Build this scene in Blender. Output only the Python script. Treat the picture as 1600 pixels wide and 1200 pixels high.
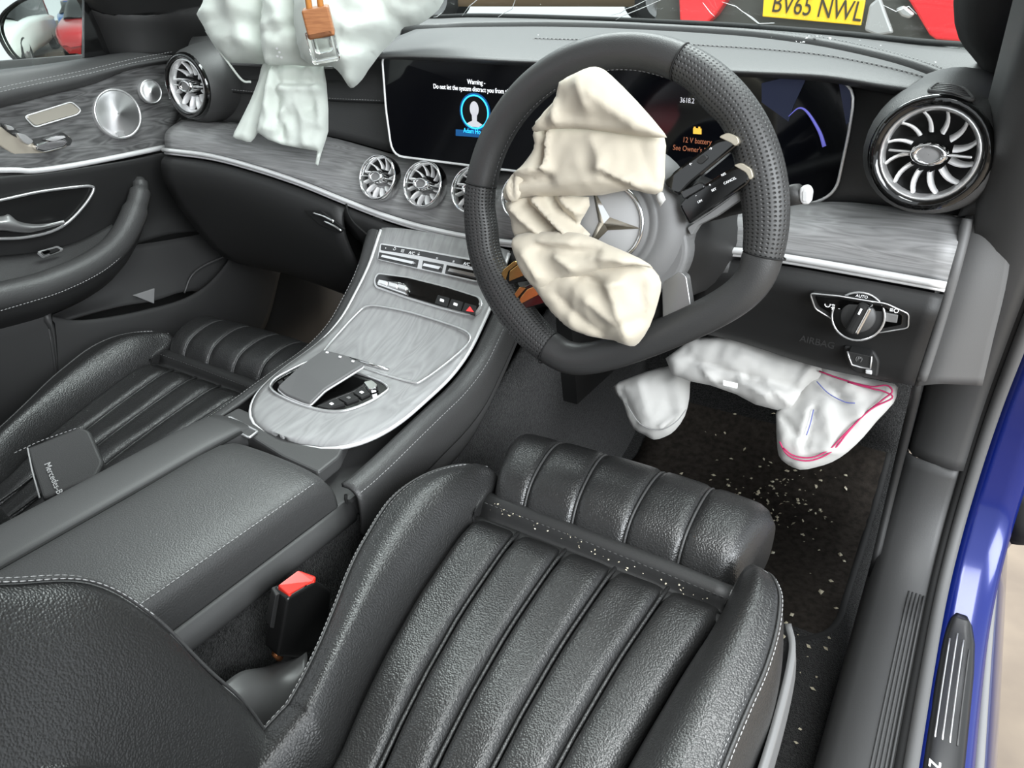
import bpy, bmesh, math, random
from math import sin, cos, pi, radians, sqrt, atan2, hypot
from mathutils import Vector as V, Matrix, noise
from mathutils.geometry import delaunay_2d_cdt
random.seed(7)
for o in list(bpy.data.objects): bpy.data.objects.remove(o)
S = bpy.context.scene
# ---------------------------------------------------------------- camera (eye of the photographer is the origin, metres; x right, y forward, z up)
F = 1229.0; YAW = radians(30.7); PIT = radians(27.1)
cd = bpy.data.cameras.new('camera'); cam = bpy.data.objects.new('camera', cd); S.collection.objects.link(cam)
cd.sensor_width = 36.0; cd.lens = 36.0*F/1600.0; cd.clip_start = 0.02; cd.clip_end = 200
cam.rotation_euler = (pi/2-PIT, 0, YAW); S.camera = cam
# ---------------------------------------------------------------- hall ambient and added area lights
w = bpy.data.worlds.new('hall_light'); S.world = w; w.use_nodes = True
bg = w.node_tree.nodes['Background']; bg.inputs[0].default_value = (0.90, 0.96, 1.0, 1); bg.inputs[1].default_value = 0.8
def lamp(name, loc, rot, sx, sy, power, col=(1, 1, 1)):
    l = bpy.data.lights.new(name, 'AREA'); l.shape = 'RECTANGLE'; l.size = sx; l.size_y = sy; l.energy = power; l.color = col
    o = bpy.data.objects.new(name, l); S.collection.objects.link(o); o.location = loc; o.rotation_euler = rot; return o
# area lights added for soft highlights from above and fill from the right rear
lamp('overhead_soft_light', (-1.6, 3.2, 3.2), (radians(-35), 0, 0), 4.5, 1.2, 200, (0.97, 1, 1))
lamp('overhead_soft_light', (0.6, 0.4, 3.4), (0, radians(12), 0), 1.2, 4.0, 160, (0.97, 1, 1))
lamp('right_rear_fill', (3.6, -1.8, 1.6), (radians(0), radians(68), radians(-28)), 2.6, 3.5, 270, (0.93, 0.97, 1))
VS = S.view_settings; VS.view_transform = 'Standard'; VS.look = 'None'; VS.gamma = 1; VS.use_curve_mapping = False; VS.exposure = 0.75
# ---------------------------------------------------------------- geometry helpers
CR_ = V((cos(YAW), sin(YAW), 0)); CF_ = V((-sin(YAW)*cos(PIT), cos(YAW)*cos(PIT), -sin(PIT))); CU_ = CR_.cross(CF_)
def ray(px, py): return CF_ + CR_*((px-800)/F) - CU_*((py-600)/F)
def PX(px, py, x): d = ray(px, py); return d*(x/d.x)
def PY(px, py, y): d = ray(px, py); return d*(y/d.y)
def PZ(px, py, z): d = ray(px, py); return d*(z/d.z)
def PN(px, py, o, n): d = ray(px, py); return d*(o.dot(n)/d.dot(n))
def lin(c):
    if isinstance(c, (int, float)): c = (c, c, c)
    return tuple((x/255/12.92 if x/255 <= .04045 else ((x/255+.055)/1.055)**2.4) for x in c)+(1,)
COL = S.collection
BASE = {}
def root_loc(o):
    while o.parent: o = o.parent
    return BASE.get(o.name, V((0, 0, 0)))
def thing(name, label, cat, loc=(0, 0, 0), group=None, kind=None):
    o = bpy.data.objects.new(name, None); COL.objects.link(o); o.location = loc; o.empty_display_size = .02
    BASE[o.name] = V(loc); tag(o, label, cat, group, kind); return o
def tag(o, label=None, cat=None, group=None, kind=None):
    if label: o['label'] = label
    if cat: o['category'] = cat
    if group: o['group'] = group
    if kind: o['kind'] = kind
    return o
def sub(name, parent):
    o = bpy.data.objects.new(name, None); COL.objects.link(o); o.parent = parent; o.empty_display_size = .01; return o
def mesh(name, verts, faces, mat, parent=None, smooth=True, solid=0, off=-1, bevel=0, bseg=2, subd=0, uvs=None, auto=None, stuff=False):
    if parent is None:
        b = V((sum(v[0] for v in verts)/len(verts), sum(v[1] for v in verts)/len(verts), min(v[2] for v in verts)))
    else: b = root_loc(parent)
    me = bpy.data.meshes.new(name); me.from_pydata([(v[0]-b.x, v[1]-b.y, v[2]-b.z) for v in verts], [], faces)
    if uvs:
        ul = me.uv_layers.new(name='UVMap')
        for l in me.loops: ul.data[l.index].uv = uvs[l.vertex_index]
    me.validate(); me.update()
    bm = bmesh.new(); bm.from_mesh(me)
    if not uvs: bmesh.ops.remove_doubles(bm, verts=bm.verts, dist=1e-6)
    bmesh.ops.recalc_face_normals(bm, faces=bm.faces); bm.to_mesh(me); bm.free()
    me.materials.append(mat)
    if smooth:
        me.polygons.foreach_set('use_smooth', [True]*len(me.polygons))
    o = bpy.data.objects.new(name, me); COL.objects.link(o)
    if parent is None: o.location = b; BASE[o.name] = b
    else: o.parent = parent
    if solid: m = o.modifiers.new('solid', 'SOLIDIFY'); m.thickness = solid; m.offset = off
    if bevel: m = o.modifiers.new('bevel', 'BEVEL'); m.width = bevel; m.segments = bseg; m.limit_method = 'ANGLE'; m.angle_limit = radians(35)
    if subd: m = o.modifiers.new('sub', 'SUBSURF'); m.levels = subd; m.render_levels = subd
    if smooth and auto is not None:
        try: me.set_sharp_from_angle(angle=radians(auto))
        except Exception: pass
    if stuff: o['kind'] = 'stuff'
    return o
def cr1(p, n, closed=False):
    """Catmull-Rom through points, n steps a segment"""
    m = len(p); out = []
    segs = m if closed else m-1
    for i in range(segs):
        if closed: a, b, c, d = p[(i-1) % m], p[i], p[(i+1) % m], p[(i+2) % m]
        else: b, c = p[i], p[i+1]; a = p[i-1] if i > 0 else b*2-c; d = p[i+2] if i+2 < m else c*2-b
        for k in range(n):
            t = k/n; out.append(b*1.0 if k == 0 else (b*2+(c-a)*t+(a*2-b*5+c*4-d)*t*t+(b*3-a-c*3+d)*t**3)*.5)
    if not closed: out.append(p[-1]*1.0)
    return out
def surf(rows, nu, nv, cu=False, cv=False):
    r1 = [cr1([V(q) for q in r], nu, cu) for r in rows]
    cols = [cr1([r[i] for r in r1], nv, cv) for i in range(len(r1[0]))]
    return [[cols[i][j] for i in range(len(cols))] for j in range(len(cols[0]))]
def gridvf(rows, cu=False, cv=False):
    nu = len(rows[0]); nv = len(rows); vs = [p for r in rows for p in r]; fs = []
    for j in range(nv if cv else nv-1):
        for i in range(nu if cu else nu-1):
            a = j*nu+i; b = j*nu+(i+1) % nu; j2 = (j+1) % nv
            fs.append((a, b, j2*nu+(i+1) % nu, j2*nu+i))
    return vs, fs
def sheet(name, rows, nu, nv, mat, parent=None, cu=False, cv=False, **k):
    vs, fs = gridvf(surf(rows, nu, nv, cu, cv), cu, cv); return mesh(name, vs, fs, mat, parent, **k)
def frames(path, closed=False, up=None):
    n = len(path); ts = []
    for i in range(n):
        a = path[(i-1) % n] if (closed or i > 0) else path[i]; b = path[(i+1) % n] if (closed or i < n-1) else path[i]
        t = (b-a); ts.append(t.normalized() if t.length > 1e-12 else V((0, 1, 0)))
    out = []; u = None
    for t in ts:
        if up is not None: u = (up-t*up.dot(t)).normalized()
        else:
            if u is None: u = t.orthogonal().normalized()
            else: u = (u-t*u.dot(t)).normalized()
        out.append((t, u, t.cross(u)))
    return out
def tubevf(path, r, seg=8, closed=False, up=None, rb=None):
    fr = frames(path, closed, up); rows = []
    for i, (p, (t, u, v)) in enumerate(zip(path, fr)):
        ra = r[i] if isinstance(r, (list, tuple)) else r
        rc = ra if rb is None else (rb[i] if isinstance(rb, (list, tuple)) else rb)
        rows.append([p+u*(ra*cos(2*pi*k/seg))+v*(rc*sin(2*pi*k/seg)) for k in range(seg)])
    vs, fs = gridvf(rows, True, closed)
    if not closed:
        n = len(path); fs.append(tuple(range(seg))[::-1]); fs.append(tuple((n-1)*seg+k for k in range(seg)))
    return vs, fs
def tube(name, path, r, mat, parent=None, seg=8, closed=False, up=None, rb=None, **k):
    vs, fs = tubevf([V(p) for p in path], r, seg, closed, up, rb); return mesh(name, vs, fs, mat, parent, **k)
def merge(parts):
    vs, fs = [], []
    for v, f in parts:
        b = len(vs); vs += list(v); fs += [tuple(i+b for i in q) for q in f]
    return vs, fs
def slabvf(pts, d):
    n = len(pts); d = V(d); vs = [V(p) for p in pts]+[V(p)+d for p in pts]
    fs = [tuple(range(n)), tuple(range(n, 2*n))[::-1]]+[(i, (i+1) % n, n+(i+1) % n, n+i) for i in range(n)]
    return vs, fs
def slab(name, pts, d, mat, parent=None, bevel=.001, smooth=False, **k):
    vs, fs = slabvf(pts, d); return mesh(name, vs, fs, mat, parent, smooth=smooth, bevel=bevel, **k)
def rnd(pts, r, n=4):
    """round the corners of a closed 3-D polygon"""
    out = []; m = len(pts); pts = [V(p) for p in pts]
    for i in range(m):
        p = pts[i]; a = pts[i-1]-p; b = pts[(i+1) % m]-p
        rr = r[i] if isinstance(r, (list, tuple)) else r
        rr = min(rr, a.length*.48, b.length*.48)
        A = p+a.normalized()*rr; B = p+b.normalized()*rr
        for k in range(n+1):
            t = k/n; out.append(A*((1-t)**2)+p*(2*t*(1-t))+B*(t*t))
    return out
def boxvf(c, s, m=None):
    c = V(c); vs = []
    for z in (-1, 1):
        for y in (-1, 1):
            for x in (-1, 1):
                q = V((x*s[0]/2, y*s[1]/2, z*s[2]/2)); q = (m @ q) if m is not None else q; vs.append(c+q)
    return vs, [(0, 2, 3, 1), (4, 5, 7, 6), (0, 1, 5, 4), (2, 6, 7, 3), (0, 4, 6, 2), (1, 3, 7, 5)]
def box(name, c, s, mat, parent=None, m=None, bevel=.002, **k):
    vs, fs = boxvf(c, s, m); return mesh(name, vs, fs, mat, parent, smooth=False, bevel=bevel, **k)
def axes(n, up=V((0, 0, 1))):
    n = V(n).normalized(); x = up.cross(n)
    x = x.normalized() if x.length > 1e-6 else V((1, 0, 0)); return x, n.cross(x), n
def lathevf(prof, c, n, seg=32, sx=1, sy=1, up=V((0, 0, 1))):
    x, y, n = axes(n, up); rows = []
    for r, h in prof: rows.append([V(c)+x*(r*cos(2*pi*k/seg)*sx)+y*(r*sin(2*pi*k/seg)*sy)+n*h for k in range(seg)])
    return gridvf(rows, True, False)
def lathe(name, prof, c, n, mat, parent=None, seg=32, sx=1, sy=1, **k):
    vs, fs = lathevf(prof, c, n, seg, sx, sy); return mesh(name, vs, fs, mat, parent, **k)
def text(name, body, o, xd, yd, size, mat, parent, align='LEFT', ext=.0002, sx=1.0):
    c = bpy.data.curves.new(name, 'FONT'); c.body = body; c.size = size; c.extrude = ext; c.align_x = align; c.resolution_u = 3
    tmp = bpy.data.objects.new('tmp', c); COL.objects.link(tmp); me = bpy.data.meshes.new_from_object(tmp); bpy.data.objects.remove(tmp); me.name = name; me.materials.clear(); me.materials.append(mat)
    ob = bpy.data.objects.new(name, me); COL.objects.link(ob); ob.parent = parent
    x = V(xd).normalized(); n = x.cross(V(yd)).normalized(); y = n.cross(x)
    M = Matrix((( x.x*sx, y.x, n.x, 0), (x.y*sx, y.y, n.y, 0), (x.z*sx, y.z, n.z, 0), (0, 0, 0, 1)))
    ob.matrix_basis = Matrix.Translation(V(o)-root_loc(parent)) @ M; return ob
def resample(path, step):
    out = []; acc = 0; out.append(V(path[0]))
    for a, b in zip(path, path[1:]):
        L = (b-a).length
        if L < 1e-9: continue
        d = step-acc
        while d <= L: out.append(a+(b-a)*(d/L)); d += step
        acc = (acc+L) % step if L >= 0 else acc
        acc = L-(d-step)
    return out
def stitches(name, path, mat, parent, step=.006, ln=.0042, r=.0006, off=V((0, 0, 0))):
    p = resample(path, step); parts = []
    for a, b in zip(p, p[1:]):
        d = (b-a).normalized()*ln; parts.append(tubevf([a+off, a+d*.5+off, a+d+off], [r*.6, r, r*.6], 4))
    if not parts: return None
    vs, fs = merge(parts); return mesh(name, vs, fs, mat, parent, stuff=True)
def inpoly(p, poly):
    x, y = p; c = False; n = len(poly)
    for i in range(n):
        x1, y1 = poly[i]; x2, y2 = poly[i-1]
        if (y1 > y) != (y2 > y) and x < (x2-x1)*(y-y1)/(y2-y1)+x1: c = not c
    return c
def segd(p, a, b):
    ax, ay = a; bx, by = b; dx, dy = bx-ax, by-ay; L = dx*dx+dy*dy
    t = 0 if L == 0 else max(0, min(1, ((p[0]-ax)*dx+(p[1]-ay)*dy)/L)); return hypot(p[0]-ax-t*dx, p[1]-ay-t*dy)
def pillow(name, pts, n, h, mat, parent, edge=.03, step=.005, folds=(), na=.004, ns=25., back=.3, smooth_out=3, bend=None, seed=0., ridge=0.0):
    """a limp fabric pouch: 3-D outline pts in a plane with normal n, swelling h towards n, with creases and folds"""
    pts = [V(p) for p in pts]; o = sum(pts, V((0, 0, 0)))/len(pts); x, y, n = axes(n)
    to2 = lambda p: ((p-o).dot(x), (p-o).dot(y))
    out = [V((a, b, 0)) for a, b in map(to2, pts)]
    if smooth_out: out = cr1(out, smooth_out, True)
    poly = []
    for a, b in zip(out, out[1:]+out[:1]):
        m = max(1, int((b-a).length/step))
        for k in range(m): q = a+(b-a)*(k/m); poly.append((q.x, q.y))
    x0 = min(p[0] for p in poly); x1 = max(p[0] for p in poly); y0 = min(p[1] for p in poly); y1 = max(p[1] for p in poly)
    nb = len(poly); vs2 = [V(p) for p in poly]; dist = [0.]*nb
    j = 0; yy = y0
    while yy < y1:
        xx = x0+(step/2 if j % 2 else 0)
        while xx < x1:
            q = (xx+random.uniform(-.15, .15)*step, yy+random.uniform(-.15, .15)*step)
            if inpoly(q, poly):
                d = min(segd(q, poly[i-1], poly[i]) for i in range(nb))
                if d > step*.45: vs2.append(V(q)); dist.append(d)
            xx += step
        yy += step*.87; j += 1
    rv, re, rf, ov, oe, of = delaunay_2d_cdt(vs2, [(i, (i+1) % nb) for i in range(nb)], [list(range(nb))], 1, 1e-7)
    fl = []
    for f in folds:
        a = to2(f[0]); b = to2(f[1]); fl.append((a, b, f[2], f[3]))
    top, bot = [], []
    for i, q in enumerate(rv):
        d = min(dist[k] for k in ov[i]) if ov[i] else 0.
        t = min(1, d/edge); s = sqrt(max(0, 1-(1-t)**2))
        P3 = V((q.x*ns+seed, q.y*ns, seed*1.7))
        nz = noise.fractal(P3, 1.0, 2.0, 3)*na
        if ridge:
            wv = V((noise.noise(P3*.6), noise.noise(P3*.6+V((9, 4, 2))), 0))*.5
            nz += (.55-abs(noise.noise(P3*.8+wv+V((3, 1, 5))))*2.4)*ridge+(.5-abs(noise.noise(V((P3.y*1.3+P3.x*.6, P3.x*1.9-P3.y*.5, 7+seed))))*2.2)*ridge*.55
        hh = h*s+nz*min(1, d/(edge*.4)+.15)
        for a, b, dep, wd in fl:
            dd = segd((q.x, q.y), a, b)
            if dd < wd*3: hh += dep*1.15*math.exp(-abs(dd/wd)**1.25)*min(1, d/(edge*.25)+.1)
        bz = bend(q.x, q.y) if bend else 0
        P = o+x*q.x+y*q.y+n*bz
        top.append(P+n*(hh+.0006)); bot.append(P-n*(h*s*back+.0006))
    m = len(top); fs = [tuple(f) for f in rf]+[tuple(v+m for v in f)[::-1] for f in rf]
    cnt = {}
    for f in rf:
        for a, b in zip(f, list(f[1:])+[f[0]]): cnt[(min(a, b), max(a, b))] = cnt.get((min(a, b), max(a, b)), 0)+1
    for (a, b), c in cnt.items():
        if c == 1: fs.append((a, b, b+m, a+m))
    return mesh(name, top+bot, fs, mat, parent)
# ---------------------------------------------------------------- materials
def mk(name, c, rough=.5, metal=0., bump=None, coat=0., var=None, spec=.5, emit=None, trans=0., sheen=0., coord='Object'):
    m = bpy.data.materials.new(name); m.use_nodes = True; nt = m.node_tree; b = nt.nodes['Principled BSDF']
    b.inputs['Base Color'].default_value = lin(c); b.inputs['Roughness'].default_value = rough; b.inputs['Metallic'].default_value = metal
    b.inputs['Specular IOR Level'].default_value = spec; b.inputs['Coat Weight'].default_value = coat; b.inputs['Coat Roughness'].default_value = .08
    b.inputs['Transmission Weight'].default_value = trans; b.inputs['Sheen Weight'].default_value = sheen
    if emit: b.inputs['Emission Color'].default_value = lin(emit[0]); b.inputs['Emission Strength'].default_value = emit[1]
    tc = nt.nodes.new('ShaderNodeTexCoord')
    if bump:
        kind, sc, st = bump[:3]
        if kind == 'pebble':
            t = nt.nodes.new('ShaderNodeTexVoronoi'); t.feature = 'SMOOTH_F1'; t.inputs['Smoothness'].default_value = .35; out = t.outputs['Distance']
        elif kind == 'dots':
            t = nt.nodes.new('ShaderNodeTexVoronoi'); t.inputs['Randomness'].default_value = 0; out = t.outputs['Distance']
        else:
            t = nt.nodes.new('ShaderNodeTexNoise'); t.inputs['Detail'].default_value = 3; out = t.outputs['Fac']
        t.inputs['Scale'].default_value = sc
        src = tc.outputs['UV' if kind == 'dots' else coord]
        if kind == 'pebble':   # warped so that the grain does not look like tiles
            nz = nt.nodes.new('ShaderNodeTexNoise'); nz.inputs['Scale'].default_value = sc*.35; nt.links.new(src, nz.inputs['Vector'])
            mx = nt.nodes.new('ShaderNodeVectorMath'); mx.operation = 'MULTIPLY_ADD'; mx.inputs[1].default_value = (.8/sc,)*3
            nt.links.new(nz.outputs['Color'], mx.inputs[0]); nt.links.new(src, mx.inputs[2]); src = mx.outputs[0]
        nt.links.new(src, t.inputs['Vector'])
        rmp = nt.nodes.new('ShaderNodeMapRange'); rmp.inputs['From Max'].default_value = .8; rmp.inputs['To Min'].default_value = 1 if kind == 'pebble' else 0; rmp.inputs['To Max'].default_value = 0 if kind == 'pebble' else 1; rmp.inputs['From Max'].default_value = .8 if kind == 'pebble' else (.32 if kind == 'dots' else 1)
        nt.links.new(out, rmp.inputs['Value'])
        bp = nt.nodes.new('ShaderNodeBump'); bp.inputs['Strength'].default_value = st; bp.inputs['Distance'].default_value = bump[3] if len(bump) > 3 else .0006
        nt.links.new(rmp.outputs[0], bp.inputs['Height']); nt.links.new(bp.outputs[0], b.inputs['Normal'])
        if kind == 'dots':
            cr = nt.nodes.new('ShaderNodeMix'); cr.data_type = 'RGBA'; cr.inputs[6].default_value = (.004, .004, .004, 1); cr.inputs[7].default_value = lin(c)
            nt.links.new(rmp.outputs[0], cr.inputs[0]); nt.links.new(cr.outputs[2], b.inputs['Base Color'])
    if var:   # (scale, second colour, stretch xyz)
        t = nt.nodes.new('ShaderNodeTexNoise'); t.inputs['Scale'].default_value = var[0]; t.inputs['Detail'].default_value = 4
        mp = nt.nodes.new('ShaderNodeMapping'); mp.inputs['Scale'].default_value = var[2] if len(var) > 2 else (1, 1, 1)
        if len(var) > 3: mp.inputs['Rotation'].default_value = var[3]
        nt.links.new(tc.outputs[coord], mp.inputs[0]); nt.links.new(mp.outputs[0], t.inputs['Vector'])
        rr = nt.nodes.new('ShaderNodeMapRange'); rr.inputs['From Min'].default_value = .35; rr.inputs['From Max'].default_value = .65
        nt.links.new(t.outputs['Fac'], rr.inputs['Value'])
        cr = nt.nodes.new('ShaderNodeMix'); cr.data_type = 'RGBA'; cr.inputs[6].default_value = lin(c); cr.inputs[7].default_value = lin(var[1])
        nt.links.new(rr.outputs[0], cr.inputs[0]); nt.links.new(cr.outputs[2], b.inputs['Base Color'])
    return m
def wood(name, c1, c2, stretch, rough=.38, rot=(0, 0, 0)):
    m = mk(name, c1, rough+.08, 0., None, 0.); nt = m.node_tree; b = nt.nodes['Principled BSDF']
    tc = nt.nodes.new('ShaderNodeTexCoord'); mp = nt.nodes.new('ShaderNodeMapping'); mp.inputs['Scale'].default_value = stretch; mp.inputs['Rotation'].default_value = rot
    wv = nt.nodes.new('ShaderNodeTexNoise'); wv.inputs['Scale'].default_value = 1; wv.inputs['Detail'].default_value = 2; wv.inputs['Distortion'].default_value = .6
    ww = nt.nodes.new('ShaderNodeMath'); ww.operation = 'PINGPONG'; ww.inputs[1].default_value = .045
    w2 = nt.nodes.new('ShaderNodeMapRange'); w2.inputs['From Max'].default_value = .045
    cr = nt.nodes.new('ShaderNodeMix'); cr.data_type = 'RGBA'; cr.inputs[6].default_value = lin(c1); cr.inputs[7].default_value = lin(c2)
    L = nt.links.new
    L(tc.outputs['Object'], mp.inputs[0]); L(mp.outputs[0], wv.inputs['Vector']); L(wv.outputs['Fac'], ww.inputs[0]); L(ww.outputs[0], w2.inputs['Value'])
    fn = nt.nodes.new('ShaderNodeTexNoise'); fn.inputs['Scale'].default_value = 5; fn.inputs['Detail'].default_value = 5; L(mp.outputs[0], fn.inputs['Vector'])
    fr_ = nt.nodes.new('ShaderNodeMapRange'); fr_.inputs['From Min'].default_value = .3; fr_.inputs['From Max'].default_value = .7; L(fn.outputs['Fac'], fr_.inputs['Value'])
    ad = nt.nodes.new('ShaderNodeMix'); ad.inputs[0].default_value = .5; L(w2.outputs[0], ad.inputs[2]); L(fr_.outputs[0], ad.inputs[3])
    L(ad.outputs[0], cr.inputs[0]); L(cr.outputs[2], b.inputs['Base Color'])
    bp = nt.nodes.new('ShaderNodeBump'); bp.inputs['Strength'].default_value = .25; bp.inputs['Distance'].default_value = .0004; L(ad.outputs[0], bp.inputs['Height']); L(bp.outputs[0], b.inputs['Normal'])
    return m
def glassmat(name, tint, refl):
    m = bpy.data.materials.new(name); m.use_nodes = True; nt = m.node_tree; nt.nodes.remove(nt.nodes['Principled BSDF'])
    out = nt.nodes['Material Output']; t = nt.nodes.new('ShaderNodeBsdfTransparent'); t.inputs[0].default_value = tint
    g = nt.nodes.new('ShaderNodeBsdfGlossy'); g.inputs['Roughness'].default_value = .02; mx = nt.nodes.new('ShaderNodeMixShader'); mx.inputs[0].default_value = refl
    nt.links.new(t.outputs[0], mx.inputs[1]); nt.links.new(g.outputs[0], mx.inputs[2]); nt.links.new(mx.outputs[0], out.inputs[0]); return m
LEA = mk('seat_leather', 38, .33, 0, ('pebble', 520, .5, .0007), spec=.7)
LEA2 = mk('soft_leather', 62, .42, 0, ('pebble', 600, .4, .0006))
DASH = mk('dash_leather', 68, .5, 0, ('pebble', 800, .3, .0005), spec=.55)
DASHD = mk('dash_leather_dark', 64, .5, 0, ('pebble', 800, .3, .0005))
PLA = mk('black_plastic', 35, .55, 0, ('noise', 900, .3, .0004))
PLG = mk('grey_plastic', 122, .55, 0, ('noise', 900, .3, .0004))
PLM = mk('mid_plastic', 68, .5, 0, ('noise', 900, .3, .0004))
BLK = mk('matt_black', 14, .8)
GLO = mk('gloss_black', 8, .06, 0, None, .6)
CHR = mk('satin_chrome', 225, .28, .8)
SIL = mk('silver_plastic', 232, .38, .35)
CHM = mk('mirror_chrome', 225, .1, 1.)
WOODH = wood('grey_wood', 156, 112, (3, 30, 60), .36)
WOODC = wood('console_wood', 160, 136, (22, 5, 8), .33)
WOODD = wood('door_wood', 118, 58, (3, 5, 38), .36)
CARP = mk('carpet', 52, .95, 0, ('noise', 500, 1., .004), var=(330, 22), spec=.1, sheen=.1)
MATC = mk('mat_carpet', (62, 57, 52), .95, 0, ('noise', 600, 1., .003), var=(90, (44, 40, 37)), spec=.1)
BAGW = mk('airbag_white', (204, 210, 203), .85, 0, ('noise', 1500, .25, .0003), spec=.2, sheen=.2)
BAGC = mk('airbag_cream', (190, 182, 166), .85, 0, ('noise', 1500, .25, .0003), spec=.2, sheen=.2)
BAGK = mk('airbag_knee', (186, 185, 182), .85, 0, ('noise', 1500, .25, .0003), spec=.2, sheen=.2)
THR = mk('thread_grey', 170, .7)
THRP = mk('thread_pink', (178, 40, 92), .7)
THRB = mk('thread_blue', (96, 104, 170), .7)
HUBG = mk('hub_grey', 106, .55, 0, ('noise', 900, .25, .0004))
LOGG = mk('badge_grey', 160, .35)
RIMS = mk('rim_leather', 54, .42, 0, ('pebble', 900, .25, .0004))
RIMP = mk('rim_perforated', 56, .45, 0, ('dots', 1, .9, .001))
WHI = mk('print_white', 225, .6, emit=((225, 230, 235), .35))
GRYP = mk('print_grey', 120, .6)
SCR = mk('screen_glass', (7, 8, 12), .07, 0, None, .3)
def em(name, c, s): return mk(name, c, .5, emit=(c, s))
E_W = em('lit_white', (235, 240, 245), .9); E_B = em('lit_blue', (40, 170, 235), 1.2); E_BD = em('lit_deep_blue', (8, 70, 120), .45); E_G = em('lit_grey', (175, 175, 180), .55)
E_Y = em('lit_amber', (215, 160, 60), .5); E_O = em('lit_orange', (150, 92, 66), .25); E_R = em('lit_red', (230, 60, 60), .5); E_D = em('lit_dim', (45, 50, 60), .35); E_P = em('lit_violet', (90, 90, 170), .5); E_N = em('lit_navy', (18, 24, 44), .4)
RED = mk('buckle_red', (205, 44, 32), .3)
COP = mk('copper_wood', (164, 108, 64), .45, .1, None, .1, var=(60, (142, 88, 48), (1, 1, 8)))
GLS = mk('clear_glass', 250, .02, 0, None, trans=1.)
BLUE = mk('blue_paint', (5, 26, 104), .25, .25, None, .5)
GROUND = mk('concrete', (128, 116, 102), .85, var=(6, (112, 101, 90)))
# ================================================================ the setting: ground, cabin floor, roof, pillars, glass
g = mesh('ground', [(-12, -22, -1.15), (12, -22, -1.15), (12, 30, -1.15), (-12, 30, -1.15), (-12, -22, -1.2), (12, -22, -1.2), (12, 30, -1.2), (-12, 30, -1.2)],
         [(0, 1, 2, 3), (7, 6, 5, 4), (0, 4, 5, 1), (1, 5, 6, 2), (2, 6, 7, 3), (3, 7, 4, 0)], GROUND, smooth=False)
tag(g, 'beige concrete hall floor outside the car', 'ground', kind='structure')
prof = [(-.7, -.90), (.2, -.92), (.9, -.925), (1.2, -.93), (1.38, -.92), (1.5, -.86), (1.58, -.75), (1.6, -.55), (1.58, -.4), (1.5, -.12)]
fl = sheet('floor', [[(x, y, z) for x in (-1.42, -1.1, -.72, -.4, .0)] for y, z in prof], 3, 4, CARP, solid=.02)
tag(fl, 'black carpet of the cabin floor and footwells', 'floor', kind='structure')
# cabin sides below the windows: behind the passenger door
wl = sheet('wall_left', [[(-1.47, y, z) for y in (-.8, .0, .6, 1.0, 1.3, 1.6)] for z in (-.95, -.6, -.3, -.12)], 2, 2, PLA, solid=.02)
tag(wl, 'dark body side behind the passenger door', 'wall', kind='structure')
# headliner / roof
rf = sheet('ceiling', [[(x, y, z+.03*(1-((x+.68)/.7)**2)) for x in (-1.28, -1.0, -.68, -.36, -.12)] for y, z in ((-.9, .30), (-.5, .38), (.0, .40), (.45, .37), (.72, .32))], 3, 3, mk('headliner', 185, .9, 0, ('noise', 900, .4, .0006)), solid=.03)
tag(rf, 'grey roof lining above the front seats', 'ceiling', kind='structure')
# windscreen
GL = glassmat('windscreen_glass', (.93, .96, .95, 1), .045)
base = [PY(420, 24, 1.34), PY(690, 26, 1.36), PY(860, 29, 1.36), PY(1040, 37, 1.34), PY(1240, 49, 1.27), PY(1400, 64, 1.17), PY(1548, 77, 1.07)]
base = [V((-1.36, 1.16, -.075))]+base
topw = [V((x, .74-.08*((x+.68)/.6)**2, .32)) for x in (-1.27, -1.08, -.88, -.74, -.6, -.42, -.26, -.14)]
ws = sheet('window_1', [topw, [a*.5+b*.5+V((0, .035, .02)) for a, b in zip(topw, base)], base], 4, 6, GL, solid=.004)
tag(ws, 'cracked windscreen above the dashboard', 'windscreen', kind='structure')
crk = mk('crack_white', 235, .3)
def crack(pts, r=.0007, br=0):
    return tubevf([V(p) for p in pts], [r*.4]+[r]*(len(pts)-2)+[r*.4], 4)
def wsp(px, py):  # point on the windscreen plane just inside
    o = V((-.4, 1.30, -.06)); n = V((0, -.62, -.78)).normalized(); return PN(px, py, o, n)
cks = []
for line in [[(1128, 3), (1150, 10), (1160, 18), (1175, 27), (1192, 41)], [(1160, 18), (1185, 37), (1210, 36)], [(1032, 0), (1000, 14), (975, 24), (962, 31)], [(1010, 0), (990, 10), (978, 14), (970, 20), (955, 24)],
             [(745, 0), (733, 10), (722, 25)], [(805, 0), (800, 14), (788, 20), (778, 27)], [(1098, 4), (1110, 20), (1117, 26)], [(1380, 8), (1400, 18), (1420, 10), (1432, 22)], [(690, 20), (683, 26), (677, 27)]]:
    cks.append(crack([wsp(*q) for q in line]))
vs, fs = merge(cks); tag(mesh('crack', vs, fs, crk, ws), 'white crack lines in the glass')
# side glass of the passenger door
GT = glassmat('side_glass', (.55, .60, .60, 1), .06)
w2 = sheet('window_2', [[PX(-60, 118, -1.44), PX(60, 102, -1.44), PX(140, 92, -1.44), PX(214, 80, -1.44)], [V((-1.44, .62, -.04)), V((-1.44, .9, -.035)), V((-1.44, 1.02, -.04)), PX(190, 30, -1.44)], [V((-1.40, .55, .06)), V((-1.40, .78, .06)), V((-1.40, .95, .03)), PX(168, 2, -1.44)]], 3, 3, glassmat('side_glass_clear', (.9, .93, .92, 1), .05), solid=.004)
tag(w2, 'clear side window above the passenger door', 'window', kind='structure')
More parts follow.
